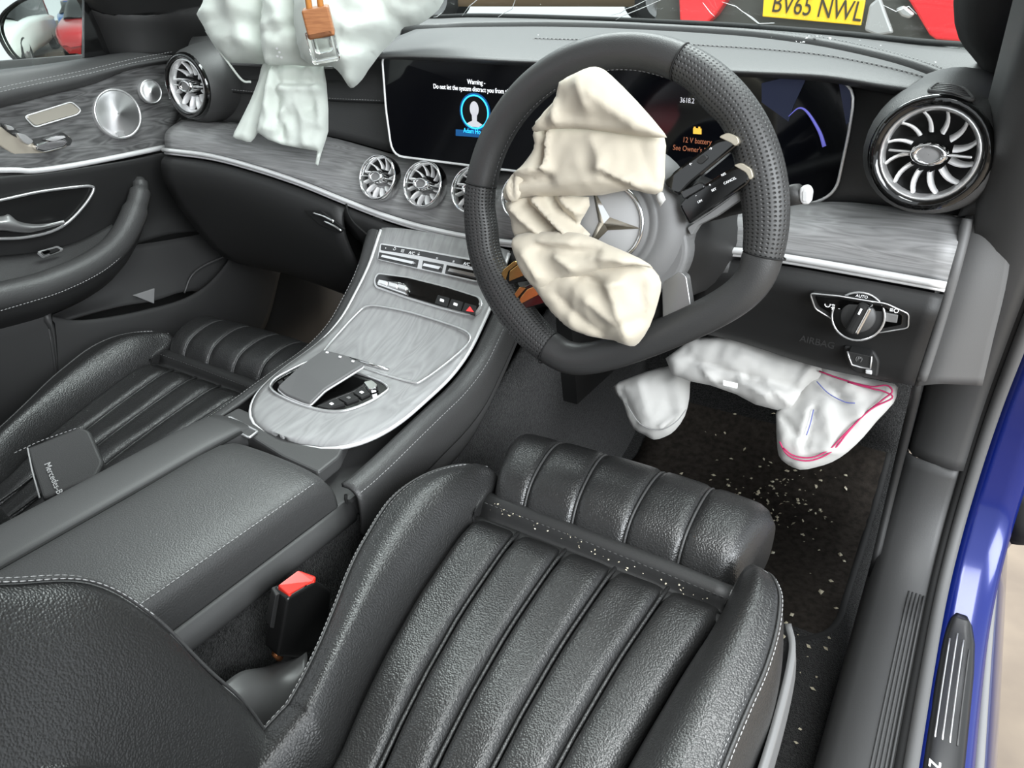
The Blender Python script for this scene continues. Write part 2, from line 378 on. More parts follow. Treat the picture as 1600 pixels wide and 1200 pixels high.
# pillars
p1 = sheet('trim_1', [[V((.03, 1.10, -.11)), V((.0, 1.09, -.10)), PY(1600, 175, 1.02), V((.09, .99, -.12))],
                      [PY(1547, 80, 1.05), PY(1550, 80, 1.03), PY(1590, 75, .98), V((.09, .93, -.02))],
                      [PY(1518, 0, 1.0), PY(1520, 0, .98), PY(1575, -10, .92), V((.08, .86, .05))],
                      [V((-.06, .90, .14)), V((-.055, .86, .14)), V((-.02, .80, .14)), V((.05, .76, .15))],
                      [V((-.13, .72, .31)), V((-.12, .68, .31)), V((-.09, .64, .31)), V((-.04, .62, .32))]], 4, 5, mk('pillar_cloth', 26, .9, 0, ('noise', 1200, .5, .0006)), solid=.015)
tag(p1, 'black cloth windscreen pillar beside the number plate view', 'pillar', kind='structure')
p2 = sheet('trim_2', [[V((-1.46, .98, -.12)), PX(215, 88, -1.40), PX(300, 86, -1.36), PX(360, 84, -1.30), V((-1.25, 1.22, -.08))],
                      [V((-1.46, .96, -.05)), PX(192, 30, -1.40), PX(270, 30, -1.35), PX(330, 26, -1.29), V((-1.24, 1.20, -.02))],
                      [V((-1.45, .94, .0)), PX(166, -3, -1.40), PX(250, -10, -1.34), PX(320, -20, -1.28), V((-1.23, 1.12, .04))],
                      [V((-1.36, .8, .16)), V((-1.33, .8, .16)), V((-1.30, .84, .16)), V((-1.26, .90, .16)), V((-1.24, .94, .16))],
                      [V((-1.30, .62, .31)), V((-1.28, .62, .31)), V((-1.26, .66, .31)), V((-1.25, .70, .31)), V((-1.24, .74, .31))]], 4, 5, PLA, solid=.015)
tag(p2, 'black windscreen pillar beside the door mirror', 'pillar', kind='structure')
# black sail panel between side glass and pillar
sl = slab('trim_3', [PX(131, 91, -1.435), PX(131, -5, -1.435), PX(164, -5, -1.435), PX(176, 18, -1.435), PX(200, 60, -1.435), PX(212, 84, -1.435)], (-.006, 0, 0), mk('sail_glass', 20, .12, 0, None, .4), bevel=.001)
tag(sl, 'dark triangular window behind the door mirror edge', 'quarter glass', kind='structure')
# ================================================================ dashboard
D = thing('dashboard', 'grey leather dashboard with grey wood band spanning the whole cabin', 'dashboard', (-.68, 1.1, -.5))
# ---- wood band: bottom edge (silver strip line) and top edge
SB = [(257, 231, .955), (330, 240, .955), (400, 258, .955), (470, 281, .955), (540, 309, .955), (600, 332, .955), (660, 350, .955), (730, 365, .953), (815, 376, .95), (900, 378, .945), (1000, 379, .94), (1145, 386, .93), (1230, 397, .925), (1350, 417, .92), (1480, 440, .915)]
ST = [(284, 187, 1.0), (330, 189, 1.01), (385, 193, 1.02), (450, 202, 1.02), (515, 214, 1.02), (575, 230, 1.02), (620, 242, 1.02), (690, 252, 1.02), (780, 264, 1.01), (880, 274, 1.0), (980, 288, .99), (1110, 306, .98), (1200, 318, .97), (1330, 316, .965), (1508, 340, .95)]
sb = [PY(*q) for q in SB]; st = [PY(*q) for q in ST]
mid = [a*.55+b*.45+V((0, -.012, .008)) for a, b in zip(sb, st)]
sheet('wood_band', [st, mid, sb], 5, 5, WOODH, D, solid=.006)
sbs = cr1(sb, 5)
cut = 55
o1 = [p+V((0, -.004, -.003)) for p in sbs]
tube('silver_strip', o1, .0042, SIL, D, seg=8, up=V((0, 0, 1)), rb=.004)
tube('silver_strip', [p+V((0, -.001, -.0095)) for p in sbs], .0022, SIL, D, seg=6)
# ---- lower dash: passenger side with glove box, centre, driver side
lipu = [p+V((0, -.002, -.014)) for p in sb]
def low(i0, i1, rows, name, mat, parent=D):
    return sheet(name, [[lipu[i]+V(r) for i in range(i0, i1)] for r in rows], 4, 3, mat, parent, solid=.008)
low(0, 5, [(0, 0, 0), (0, -.012, -.012), (0, -.012, -.05), (0, .02, -.12), (0, .09, -.22), (0, .2, -.28)], 'glove_box_lid', PLA)
low(4, 12, [(0, 0, 0), (0, -.006, -.012), (0, .0, -.035), (0, .03, -.07), (0, .10, -.12), (0, .25, -.2)], 'lower_panel', PLA)
# knee panel (driver), carries the lamp switch
kt = [PY(1120, 388, .935)+V((0, 0, -.012)), lipu[12], lipu[13], lipu[14]]
kb = [PY(1060, 515, .97), PY(1150, 533, .965), PY(1283, 575, .955), PY(1428, 603, .95)]
km = [a*.5+b*.5+V((0, -.006, 0)) for a, b in zip(kt, kb)]
ku = [a*.82+b*.18+V((0, -.016, 0)) for a, b in zip(kt, kb)]
kn = sheet('knee_panel', [kt, ku, km, kb, [p+V((0, .06, -.004)) for p in kb]], 6, 4, PLA, D, solid=.006)
# line between glove box and centre panel
tube('panel_gap', cr1([PY(541, 319, .938), PY(545, 335, .932), PY(557, 352, .935), PY(590, 380, .955)], 5), .0016, BLK, D, seg=6)
gh = sub('glove_box_handle', D)
hp = [PY(474, 328, .928), PY(500, 328, .928), PY(538, 358, .93), PY(530, 365, .932), PY(500, 352, .932)]
slab('recess', hp, (0, .004, 0), BLK, gh, bevel=.001)
tube('chrome_edge', cr1([PY(490, 333, .924), PY(506, 338, .924), PY(522, 346, .924)], 4), .0022, CHM, gh, seg=6)
tube('chrome_edge', cr1([PY(507, 346, .922), PY(520, 352, .922), PY(534, 361, .924)], 4), .0022, CHM, gh, seg=6)
# ---- upper leather face between wood band and top pad
tp = [(286, 98, 1.0), (320, 96, 1.02), (360, 95, 1.04), (430, 92, 1.045), (505, 88, 1.045), (575, 86, 1.04), (620, 87, 1.03), (700, 90, 1.03), (800, 94, 1.03), (880, 98, 1.03), (980, 102, 1.03), (1110, 110, 1.03), (1210, 114, 1.03), (1340, 122, 1.02), (1420, 150, 1.0)]
tpp = [PY(*q) for q in tp]
stl = [p+V((0, .012, -.002)) for p in st]
md = [a*.5+b*.5 for a, b in zip(tpp, stl)]
for i, m in enumerate(md): m.y += .004
sheet('upper_face', [tpp, md, stl], 4, 5, DASHD, D, solid=.006)
sm = cr1([PY(331, 139, 1.0), PY(360, 143, 1.018), PY(400, 147, 1.026), PY(515, 157, 1.028), PY(600, 161, 1.024)], 8)
tube('seam_groove', [p+V((0, .001, 0)) for p in sm], .0016, BLK, D, seg=6)
stitches('stitching', [p+V((0, -.002, .004)) for p in sm], THR, D, .006, .004, .0005)
# airbag opening: dark tray behind the burst cover
slab('airbag_tray', [PY(352, 99, 1.0), PY(562, 96, 1.0), PY(548, 128, 1.004), PY(500, 126, 1.006), PY(392, 126, 1.008), PY(376, 122, 1.008)], (0, .02, 0), mk('tray_dark', 42, .6), D, bevel=.002)
# ---- top pad
fe = [(575, 84, .985), (640, 84, .975), (720, 87, .97), (800, 91, .97), (900, 95, .97), (1010, 99, .97), (1110, 105, .97), (1200, 109, .97), (1290, 114, .965), (1380, 128, .95), (1430, 135, .94)]
fr = [(655, 46, 1.2), (720, 43, 1.22), (800, 42, 1.23), (870, 42, 1.23), (950, 44, 1.23), (1030, 48, 1.22), (1110, 53, 1.2), (1190, 60, 1.17), (1290, 75, 1.12), (1400, 101, 1.05), (1480, 131, 1.0)]
fep = [PY(*q) for q in fe]; frp = [PY(*q) for q in fr]
pad = [[p+V((0, .03, -.014)) for p in fep], [p+V((0, -.002, -.006)) for p in fep], fep, [a*.72+b*.28+V((0, 0, .005)) for a, b in zip(fep, frp)], [a*.3+b*.7+V((0, 0, .004)) for a, b in zip(fep, frp)], frp, [p+V((0, .004, -.02)) for p in frp]]
sheet('top_pad', pad, 4, 4, DASH, D, solid=.004)
sp = [a*.55+b*.45+V((0, 0, .0052)) for a, b in zip(fep, frp)]
sps = cr1(sp[3:], 6)
tube('seam_groove', sps, .0011, BLK, D, seg=6)
for dy in (-.006, .006): stitches('stitching', [p+V((0, dy, .0008)) for p in sps], THR, D, .0065, .0045, .0005)
# passenger half of the top pad, mostly under the airbag
sheet('top_pad_side', [[PY(290, 84, .99), PY(360, 84, 1.03), PY(470, 82, 1.04), PY(590, 82, 1.0)], [V((-1.33, 1.08, -.088)), PY(440, 60, 1.1), PY(520, 58, 1.1), PY(620, 62, 1.1)], [V((-1.33, 1.16, -.08)), V((-1.2, 1.24, -.07)), V((-1.05, 1.28, -.066)), frp[0]+V((-.06, .03, .004))]], 4, 4, DASH, D, solid=.006)
# outer band, rising to the glass
ob0 = [V((-1.3, 1.16, -.07)), V((-1.1, 1.2, -.066))]+[p+V((0, .008, .006)) for p in frp]+[PY(1540, 160, .955)+V((0, 0, .004)), PY(1578, 178, .92)+V((0, 0, .004))]
ob1 = [V((-1.3, 1.19, -.066)), V((-1.1, 1.26, -.060)), PY(665, 36, 1.27), PY(730, 34, 1.29), PY(800, 34, 1.29), PY(870, 34, 1.29), PY(950, 36, 1.29), PY(1030, 40, 1.28), PY(1120, 45, 1.25), PY(1210, 52, 1.21), PY(1310, 65, 1.16), PY(1420, 92, 1.08), PY(1500, 121, 1.02), PY(1560, 150, .965), PY(1588, 166, .93)]
ob2 = [V((-1.35, 1.2, -.076)), V((-1.15, 1.32, -.062)), PY(665, 29, 1.35), PY(730, 27, 1.36), PY(800, 28, 1.36), PY(870, 30, 1.36), PY(950, 33, 1.35), PY(1030, 37, 1.34), PY(1130, 42, 1.31), PY(1240, 50, 1.27), PY(1340, 59, 1.21), PY(1440, 70, 1.14), PY(1540, 78, 1.08), PY(1590, 120, 1.02), V((.05, .96, -.11))]
sheet('outer_band', [[p+V((0, 0, -.02)) for p in ob0], ob0, [a*.6+b*.4+V((0, 0, .003)) for a, b in zip(ob0, ob1)], ob1, ob2], 4, 4, DASH, D, solid=.004)
obs = cr1([a*.1+b*.9+V((0, 0, .0012)) for a, b in zip(ob0, ob1)][6:], 6)
tube('seam_groove', obs, .0010, BLK, D, seg=6)
for dy in (-.005, .005): stitches('stitching', [p+V((0, dy, .001)) for p in obs], THR, D, .0065, .0045, .0005)
tube('glass_seal', cr1([p+V((0, .004, .002)) for p in ob2[1:13]], 4), .005, BLK, D, seg=6)
# black slabs added behind the panels to stop light leaking through gaps
slab('leak_block', [V((-1.0, 1.03, -.33)), V((-1.0, 1.10, -.66)), V((-.52, 1.10, -.66)), V((-.52, 1.03, -.33))], (0, .2, 0), BLK, D, bevel=0)
slab('leak_block', [V((-1.40, 1.07, -.125)), V((-1.40, 1.12, -.42)), V((-.02, 1.12, -.42)), V((-.02, 1.07, -.125))], (0, .3, 0), BLK, D, bevel=0)
sheet('kick_panel', [[V((-.006, .965, -.41)), V((-.004, 1.1, -.41)), V((-.004, 1.5, -.41))], [V((-.004, 1.03, -.6)), V((-.002, 1.15, -.6)), V((-.002, 1.5, -.6))], [V((.0, .99, -.74)), V((.0, 1.15, -.76)), V((.0, 1.5, -.8))]], 4, 4, PLA, D, solid=.01)
# ---- turbine air vents
def vent(c, n, R, parent, ringw=.14, bar=True, gloss=False, nb=12, depth=.35, kw=.3):
    o = sub('air_vent', parent); x, y, nn = axes(n); c = V(c)
    if gloss: lathe('gloss_bezel', [(R*1.12, -.012), (R*1.26, -.010), (R*1.28, .004), (R*1.24, .012), (R*1.10, .014), (R*1.0, .006)], c, nn, GLO, o, 40)
    lathe('ring', [(R*(.97-ringw), -.001), (R*(1-ringw), .006), (R*(1-ringw*.4), .0105), (R*1.0, .0112), (R*1.045, .008), (R*1.05, -.006)], c, nn, CHM if not gloss else CHR, o, 40)
    if gloss: lathe('knurled_ring', [(R*1.05, .004), (R*1.07, .009), (R*1.10, .009), (R*1.105, .004)], c, nn, PLM, o, 60); tube('outer_ring', [c+nn*.010+x*(R*1.125*cos(2*pi*q/48))+y*(R*1.125*sin(2*pi*q/48)) for q in range(48)], .0016, CHM, o, seg=6, closed=True)
    lathe('bowl', [(R*.99, .002), (R*.93, -.002), (R*.80, -R*depth), (R*.4, -R*depth*1.5), (.0005, -R*depth*1.5)], c, nn, BLK, o, 32)
    r0, r1 = R*.44, R*.92
    for k in range(nb):
        a = 2*pi*k/nb+.13; rows = []
        for j in range(6):
            t = j/5; r = r0+(r1-r0)*t; aa = a+.20*t*t; hw = .0017*R/.035*(1-.3*t)
            h0 = .004-.010*(1-t)*R/.05; e = V((0, 0, 0))
            p = c+x*(r*cos(aa))+y*(r*sin(aa)); tn = x*(-sin(aa))+y*cos(aa)
            rows.append([p+nn*(h0-R*.32*(1-.4*t)), p+nn*h0-tn*hw*.6, p+nn*(h0+.001), p+nn*h0+tn*hw, p+nn*(h0-R*.34*(1-.4*t))+tn*hw*2.2])
        vs, fs = gridvf(rows); mesh('blade', vs, fs, SIL, o)
    kr = R*kw
    lathe('knob', [(kr*.62, .0125), (kr*.72, .016), (kr*.95, .0155), (kr*1.05, .010), (kr, -R*.25)], c, nn, CHM, o, 28, 1.35, .85)
    lathe('knob_face', [(.0003, .0135), (kr*.5, .0135), (kr*.66, .0128)], c, nn, PLG, o, 24, 1.35, .85)
    if bar:
        for s in (-1, 1): mesh('bar', *boxvf(c+x*(s*R*.62)+nn*.004, (R*.46, R*.05, .006), Matrix((x, y, nn)).transposed()), CHR, o, smooth=False, bevel=.0008)
    return o
for px, py, yy in ((600, 281, .972), (670, 292, .972), (746, 301, .972), (826, 311, .968)):
    vent(PY(px, py, yy)+V((0, -.008, .004)), (0, -.9, .36), .0335, D, .09, True, False, 12, .4, .3)
# ---- outer vents in round pods
def pod(c, R, mat, s):
    rows = []
    c = V(c)
    for r, h, dx in ((R*1.24, .006, 0), (R*1.38, -.006, 0), (R*1.5, -.03, .003), (R*1.58, -.06, .006), (R*1.62, -.10, .008), (R*1.5, -.16, .008)):
        rows.append([c+V((r*cos(2*pi*k/36)+dx*s, -h, r*sin(2*pi*k/36)*.98)) for k in range(36)])
    vs, fs = gridvf(rows, True); return mesh('vent_pod', vs, fs, mat, D)
cR = PY(1453, 239, .90); cL = PY(299, 134, .985)
pod(cR, .0455, DASH, 1); vent(cR, (0, -1, .03), .0440, D, .06, True, True, 12, .35, .28)
pod(cL, .0455, DASHD, -1); vent(cL, (0, -1, .03), .0440, D, .06, True, True, 12, .35, .28)
# small demister grille
def podp(px, py):   # point on the driver-side vent pod
    T_ = [(-.006, 1.24), (.006, 1.38), (.03, 1.5), (.06, 1.58), (.10, 1.62)]
    for i in range(140):
        y = cR.y-.006+i*.001; p = PY(px, py, y); r = hypot(p.x-cR.x-.004, p.z-cR.z)/.0455; t = y-cR.y
        for (a, u), (b, v) in zip(T_, T_[1:]):
            if a <= t <= b and r <= u+(v-u)*(t-a)/(b-a): return PY(px, py, y-.0015)
    return PY(px, py, cR.y+.05)
gr = sub('demister_grille', D); gq = [podp(1450, 142), podp(1464, 131), podp(1508, 139), podp(1524, 157)]
slab('recess', [p+V((0, -.001, .001)) for p in rnd(gq, .004)], (0, .002, -.006), BLK, gr)
for k in range(5):
    t = (k+.5)/5; mesh('slat', *tubevf([gq[0]*(1-t)+gq[1]*t, (gq[0]*(1-t)+gq[1]*t+gq[3]*(1-t)+gq[2]*t)*.5+V((0, -.001, .0022)), gq[3]*(1-t)+gq[2]*t], .0013, 6), DASH, gr)
tube('frame', rnd(gq, .004), .0022, DASH, gr, seg=6, closed=True)
PLE = mk('end_plastic', 98, .55, 0, ('noise', 900, .3, .0004))
# dash end piece beside the driver door (grey) 
sheet('end_panel', [[PY(1508, 338, .945), PY(1540, 320, .935), PY(1590, 300, .93)], [PY(1480, 440, .93), PY(1520, 440, .925), PY(1575, 430, .935)], [PY(1450, 530, .94), PY(1490, 535, .935), PY(1552, 530, .955)], [PY(1430, 604, .955), PY(1470, 600, .95), PY(1535, 603, .985)]], 6, 5, PLE, D, solid=.01)
sheet('end_panel_upper', [[PY(1560, 190, .94), PY(1580, 190, .925), PY(1604, 190, .92)], [PY(1545, 262, .955), PY(1560, 250, .93), PY(1600, 246, .92)], [PY(1508, 340, .95), PY(1540, 330, .94), PY(1592, 318, .93)]], 4, 4, PLM, D, solid=.01)
tube('end_panel_edge', cr1([PY(1512, 342, .935), PY(1505, 370, .93), PY(1492, 420, .92), PY(1478, 470, .925), PY(1460, 530, .935), PY(1440, 592, .945)], 5), .006, PLE, D, seg=8)
# ---- lamp switch
L = sub('lamp_switch', D)
def PK(px, py, off=0): return PY(px, py, .9045-off+.00030*(py-490))
pl = [PK(*q) for q in ((1266, 458), (1310, 462), (1345, 468), (1385, 474), (1420, 490), (1419, 512), (1378, 519), (1330, 522), (1300, 498), (1274, 482))]
slab('bezel', rnd(pl, .004), (0, .012, 0), PLA, L, bevel=.0012); tube('silver_outline', [p+V((0, -.0008, 0)) for p in rnd(pl, .004)], .0009, CHR, L, seg=6, closed=True)
pin = [PK(*q, .0015) for q in ((1273, 462), (1312, 466), (1345, 472), (1380, 478), (1411, 492), (1410, 508), (1376, 514), (1330, 518), (1304, 494), (1280, 479))]
slab('panel', rnd(pin, .003), (0, .005, 0), GLO, L, bevel=.0008)
kc = PK(1341, 494, .004); kN = V((0, -1, .12))
lathe('dial_ring', [(.026, -.004), (.0285, .002), (.0275, .0035), (.0262, .002)], kc, kN, CHR, L, 36)
lathe('dial', [(.0005, .001), (.0265, .001), (.0268, -.003)], kc, kN, BLK, L, 36)
lathe('knob_disc', [(.0005, .0045), (.017, .0045), (.0185, .002), (.0185, 0)], kc, kN, PLM, L, 30)
x_, y_, n_ = axes(kN)
kx = Matrix((x_, y_, n_)).transposed(); rr = Matrix.Rotation(radians(-14), 3, 'Z'); km_ = kx @ rr
mesh('knob', *boxvf(kc+n_*.010, (.011, .036, .016), km_), BLK, L, smooth=False, bevel=.004, bseg=3)
mesh('knob_side', *boxvf(kc+n_*.010+km_ @ V((.0072, .001, 0)), (.0045, .033, .014), km_), CHM, L, smooth=False, bevel=.002, bseg=3)
mesh('pointer', *boxvf(kc+n_*.0183+km_ @ V((0, .010, 0)), (.0022, .007, .0006), km_), WHI, L, smooth=False)
for a, s in ((150, '='), (120, '-'), (92, 'AUTO'), (170, '=')):
    q = kc+x_*(.0215*cos(radians(a)))+y_*(.0215*sin(radians(a)))+n_*.0015; text('mark', s, q, x_, y_, .0045, WHI, L, 'CENTER')
text('mark', 'O\u2021', PK(1287, 479, .003), x_, y_, .009, WHI, L)
slab('dimmer_wheel', rnd([PK(*q, .004) for q in ((1383, 489), (1403, 493), (1401, 505), (1381, 502))], .001), (0, .003, 0), PLG, L)
text('mark', '\u2261O', PK(1389, 487, .004), x_, y_, .007, WHI, L)
text('embossed_word', 'AIRBAG', PK(1250, 531, -.004)+V((0, -.004, 0)), V((1, 0, -.03)), V((0, 0, 1)), .0115, mk('emboss', 44, .5), D)
# parking brake release
B = sub('parking_brake_switch', D)
def PB(px, py, off=0): return PY(px, py, .932-off)
slab('recess', rnd([PB(*q) for q in ((1318, 540), (1365, 548), (1374, 565), (1371, 590), (1335, 582), (1318, 565))], .004), (0, .006, 0), PLA, B, bevel=.002)
slab('lever', rnd([PB(*q, .012) for q in ((1325, 549), (1361, 557), (1359, 576), (1331, 570))], .002), (0, .014, .002), PLA, B, bevel=.002)
tube('chrome_edge', [PB(*q, .0125) for q in ((1362, 557), (1360, 576), (1345, 574), (1331, 570), (1327, 560), (1324, 549))], .0011, CHR, B, seg=6)
text('mark', '(P)', PB(1336, 562, .0126), (1, 0, 0), (0, 0, 1), .007, GRYP, B)
slab('inner_plate', [PB(*q, .004) for q in ((1352, 578), (1362, 580), (1362, 586), (1352, 584))], (0, .004, 0), SIL, B)
# ================================================================ wide display
SC = thing('display_screen', 'wide black glass display panel standing behind the steering wheel', 'display', PY(930, 330, .985))
def PS(px, py, off=0): return PY(px, py, .985-off+(py-90)*-.00004)
sco = rnd([PS(*q) for q in ((597, 87), (850, 93), (1100, 102), (1338, 127), (1326, 210), (1306, 302), (1262, 322), (1000, 290), (760, 262), (613, 243), (603, 170))], [.012, .01, .01, .03, .01, .03, .03, .01, .01, .022, .01], 5)
slab('housing', [p+V((0, .004, 0)) for p in sco], (0, .016, 0), BLK, SC, bevel=.002)
slab('glass', sco, (0, .003, 0), SCR, SC, bevel=.0006)
tube('silver_edge', sco, .0018, SIL, SC, seg=6, closed=True)
SX = V((1, 0, 0)); SZ = V((0, 0, 1))
def stx(s, px, py, size, m, al='LEFT', n='screen_text', sx=.8): return text(n, s, PS(px, py, .0015), SX, SZ, size, m, SC, al, .0001, sx)
stx('Warning -', 730, 131, .0092, E_W); stx('Do not let the system distract you from the traffic situation', 677, 138, .0092, E_W)
def disc(c, r, m, name, n=28, sx=1., off=0): 
    return mesh(name, [c+V((0, -off, 0))]+[c+V((r*sx*cos(2*pi*k/n), -off, r*sin(2*pi*k/n))) for k in range(n)], [(0, 1+k, 1+(k+1) % n) for k in range(n)], m, SC, smooth=False)
ic = PS(742, 175, .0014)
disc(ic, .026, E_BD, 'profile_glow', off=.0); disc(ic, .0225, mk('icon_dark', 12, .3), 'profile_back', off=.0004)
tube('profile_ring', [ic+V((.0225*cos(2*pi*k/32), -.0006, .0225*sin(2*pi*k/32))) for k in range(32)], .0011, E_B, SC, seg=6, closed=True)
disc(ic+V((-.0005, 0, .004)), .0105, E_G, 'profile_head', off=.0008, sx=.72)
mesh('profile_neck', [ic+V(q) for q in ((-.005, -.0008, -.002), (.004, -.0008, -.002), (.0035, -.0008, -.012), (.013, -.0008, -.0165), (.006, -.0008, -.0205), (-.006, -.0008, -.0205), (-.014, -.0008, -.0165), (-.0045, -.0008, -.012))], [tuple(range(8))], E_G, SC, smooth=False)
mesh('name_bar', [PS(*q, .0013) for q in ((712, 202), (782, 207), (776, 217), (712, 212))], [(0, 1, 2, 3)], E_BD, SC, smooth=False)
stx('Adam Ho', 724, 207, .0095, E_B)
stx('3618.2', 1062, 160, .0085, E_G); stx('12 V battery', 1066, 222, .0092, E_O); stx("See Owner's Manual", 1051, 234, .0092, E_O)
slab('battery_icon', [PS(*q, .0014) for q in ((1083, 200), (1096, 201), (1096, 210), (1083, 209))], (0, .0003, 0), E_Y, SC, bevel=0)
for a in (1084, 1091): slab('battery_icon', [PS(*q, .0014) for q in ((a, 198), (a+3, 198), (a+3, 201), (a, 201))], (0, .0003, 0), E_Y, SC, bevel=0)
mesh('dial_band', [PS(*q, .0012) for q in ((1240, 118), (1260, 122), (1240, 165), (1232, 190), (1190, 160), (1190, 130))], [tuple(range(6))], E_N, SC, smooth=False)
tube('dial_arc', cr1([PS(*q, .0014) for q in ((1232, 180), (1248, 168), (1262, 175), (1280, 205), (1288, 229))], 6), [.0006]+[.0016]*22+[.0022]*3, E_P, SC, seg=5) if False else None
arc = cr1([PS(*q, .0014) for q in ((1232, 182), (1248, 169), (1262, 176), (1280, 205), (1288, 229))], 6)
tube('dial_arc', arc, [.0004+.002*i/len(arc) for i in range(len(arc))], E_P, SC, seg=5)
mesh('dial_band', [PS(*q, .0012) for q in ((1310, 128), (1330, 140), (1328, 190), (1322, 195), (1316, 160))], [tuple(range(5))], E_N, SC, smooth=False)
# ================================================================ steering wheel (turned about 33 degrees to the left)
WC = V((-.3383, .7791, -.2297)); WT = radians(10); WN = V((0, -cos(WT), sin(WT))); WUX = V((1, 0, 0)); WUY = V((0, sin(WT), cos(WT))); ROT = radians(33)
def wf(a, b, h=0.):   # wheel's own coordinates (before turning) to the cabin
    return WC+WUX*(a*cos(ROT)-b*sin(ROT))+WUY*(a*sin(ROT)+b*cos(ROT))+WN*h
def wp(px, py, h=0.): return PN(px, py, WC+WN*h, WN)
W = thing('steering_wheel', 'black leather steering wheel with flat bottom, turned to the left', 'steering wheel', WC+V((0, .02, -.18)))
def rimpt(th):
    R = .1695; a, b = R*cos(th), R*sin(th)
    if b < -.112: b = -.112-.031*(1-math.exp((b+.112)/.031))
    return a, b
def rimr(th):
    d = min(abs(((th-radians(q)+pi) % (2*pi))-pi) for q in (22, 158)); g1 = math.exp(-(d/.13)**2)
    d2 = min(abs(((th-radians(q)+pi) % (2*pi))-pi) for q in (-14, 194)); g2 = math.exp(-(d2/.42)**2)
    return .0186+.0050*g2+.0020*g1, .0178+.001*g2
def rimpart(name, d0, d1, mat):
    n = int(abs(d1-d0)/2)+1; seg = 20; rows = []; uv = []
    s = 0; prev = None
    for i in range(n+1):
        th = radians(d0+(d1-d0)*i/n); a, b = rimpt(th); e = 1e-3; a2, b2 = rimpt(th+e); t = V((a2-a, b2-b)).normalized(); nr = V((t.y, -t.x))
        rw, rh = rimr(th)
        if i in (0, n): rw *= .985; rh *= .985
        p = V((a, b))
        if prev is not None: s += (p-prev).length
        prev = p; row = []
        off = -.0015*math.exp(-((((th-pi/2+pi) % (2*pi))-pi)/1.2)**2)
        for k in range(seg):
            f = 2*pi*k/seg; row.append(wf(a+nr.x*(rw*cos(f)-(rw-.0186)), b+nr.y*(rw*cos(f)-(rw-.0186)), rh*sin(f)+off)); uv.append((s/.0042, f/(2*pi)*25))
        rows.append(row)
    vs, fs = gridvf(rows, True); return mesh(name, vs, fs, mat, W, uvs=uv)
rimpart('rim_top', 39, 141, RIMS); rimpart('rim_grip', -37, 38.5, RIMP); rimpart('rim_grip', 141.5, 217, RIMP); rimpart('rim_bottom', 217.5, 322.5, RIMS)
for d in (38.8, 141.2, 217.2, -37.2):
    th = radians(d); a, b = rimpt(th); a2, b2 = rimpt(th+1e-3); t = V((a2-a, b2-b)).normalized(); nr = V((t.y, -t.x)); rw, rh = rimr(th)
    tube('rim_seam', [wf(a+nr.x*rw*cos(2*pi*k/20), b+nr.y*rw*cos(2*pi*k/20), rh*sin(2*pi*k/20)) for k in range(20)], .0009, BLK, W, seg=5, closed=True)
# inner seam stitching along the rim
stitches('stitching', [wf(*[c*(.1695-.0185)/.1695 for c in rimpt(radians(d))], .004) for d in range(42, 175, 2)], mk('thread_dark', 88, .7), W, .005, .0036, .0006)
# hub cover
hub = [(0.0005, .020), (.03, .0196), (.047, .019), (.0485, .0175), (.050, .019), (.056, .0185), (.0575, .017), (.059, .018), (.072, .013), (.081, .004), (.086, -.012), (.084, -.03)]
HC = wf(.002, -.0045, 0)
def lw(name, prof, c, mat, par, seg=40, fn=None):
    rows = []
    for r, h in prof:
        rows.append([c+WUX*(r*cos(2*pi*k/seg))+WUY*(r*sin(2*pi*k/seg))+WN*h for k in range(seg)])
    vs, fs = gridvf(rows, True); return mesh(name, vs, fs, mat, par)
lw('hub_cover', hub, HC, HUBG, W, 48)
# lower bib of the hub between the spokes
bib = [wf(a, b, .004) for a, b in ((-.075, -.02), (.075, -.02), (.068, -.07), (.04, -.095), (-.04, -.095), (-.068, -.07))]
slab('hub_bib', rnd(bib, .03, 6), -WN*.03, HUBG, W, bevel=.006, bseg=3)
E_ = sub('badge', W)
lw('badge_plate', [(.0005, .0205), (.040, .0205), (.0415, .019)], HC, LOGG, E_, 40)
rg = [HC+WUX*(.0415*cos(2*pi*k/40))+WUY*(.0415*sin(2*pi*k/40))+WN*.0215 for k in range(40)]
tube('badge_ring', rg, .0022, CHM, E_, seg=8, closed=True)
for k in range(3):
    an = pi/2+ROT+k*2*pi/3-radians(3); u = WUX*cos(an)+WUY*sin(an); v = WUX*(-sin(an))+WUY*cos(an); c0 = HC+WN*.0215; tip = c0+u*.0405
    lft = c0+(u*cos(pi/3)+v*sin(pi/3))*.0078; rgt = c0+(u*cos(pi/3)-v*sin(pi/3))*.0078; top = c0+WN*.0045
    mesh('star_point', [c0, lft, tip, rgt, top], [(4, 1, 2), (4, 2, 3), (4, 3, 0), (4, 0, 1), (0, 3, 2, 1)], CHM, E_, smooth=False)
# spokes on the driver's right (two forks), with silver tips
TIP = mk('tip_satin', (206, 198, 180), .3, .7)
def fork(name, out_px, tip_px, h, marks):
    o = sub(name, W); P = [wp(x, y, h) for x, y in out_px]
    slab('fork_body', rnd(P, .004), -WN*.016, GLO, o, bevel=.003, bseg=3)
    if tip_px: slab('silver_tip', rnd([wp(x, y, h+.0012) for x, y in tip_px], .003), -WN*.019, TIP, o, bevel=.002, bseg=2)
    for m in marks: text('mark', m[0], wp(m[1], m[2], h+.0018), WUX*cos(ROT)+WUY*sin(ROT), WUY*cos(ROT)-WUX*sin(ROT), m[3], WHI, o, 'CENTER', .0002)
    return o
fU = fork('spoke_fork', [(1036, 284), (1052, 268), (1120, 218), (1150, 212), (1153, 226), (1078, 288), (1062, 306), (1046, 300)], [(1122, 214), (1136, 207), (1153, 214), (1155, 224), (1148, 229), (1143, 224)], .021, [('\u2190', 1080, 258, .004), ('\u2192', 1111, 234, .004)])
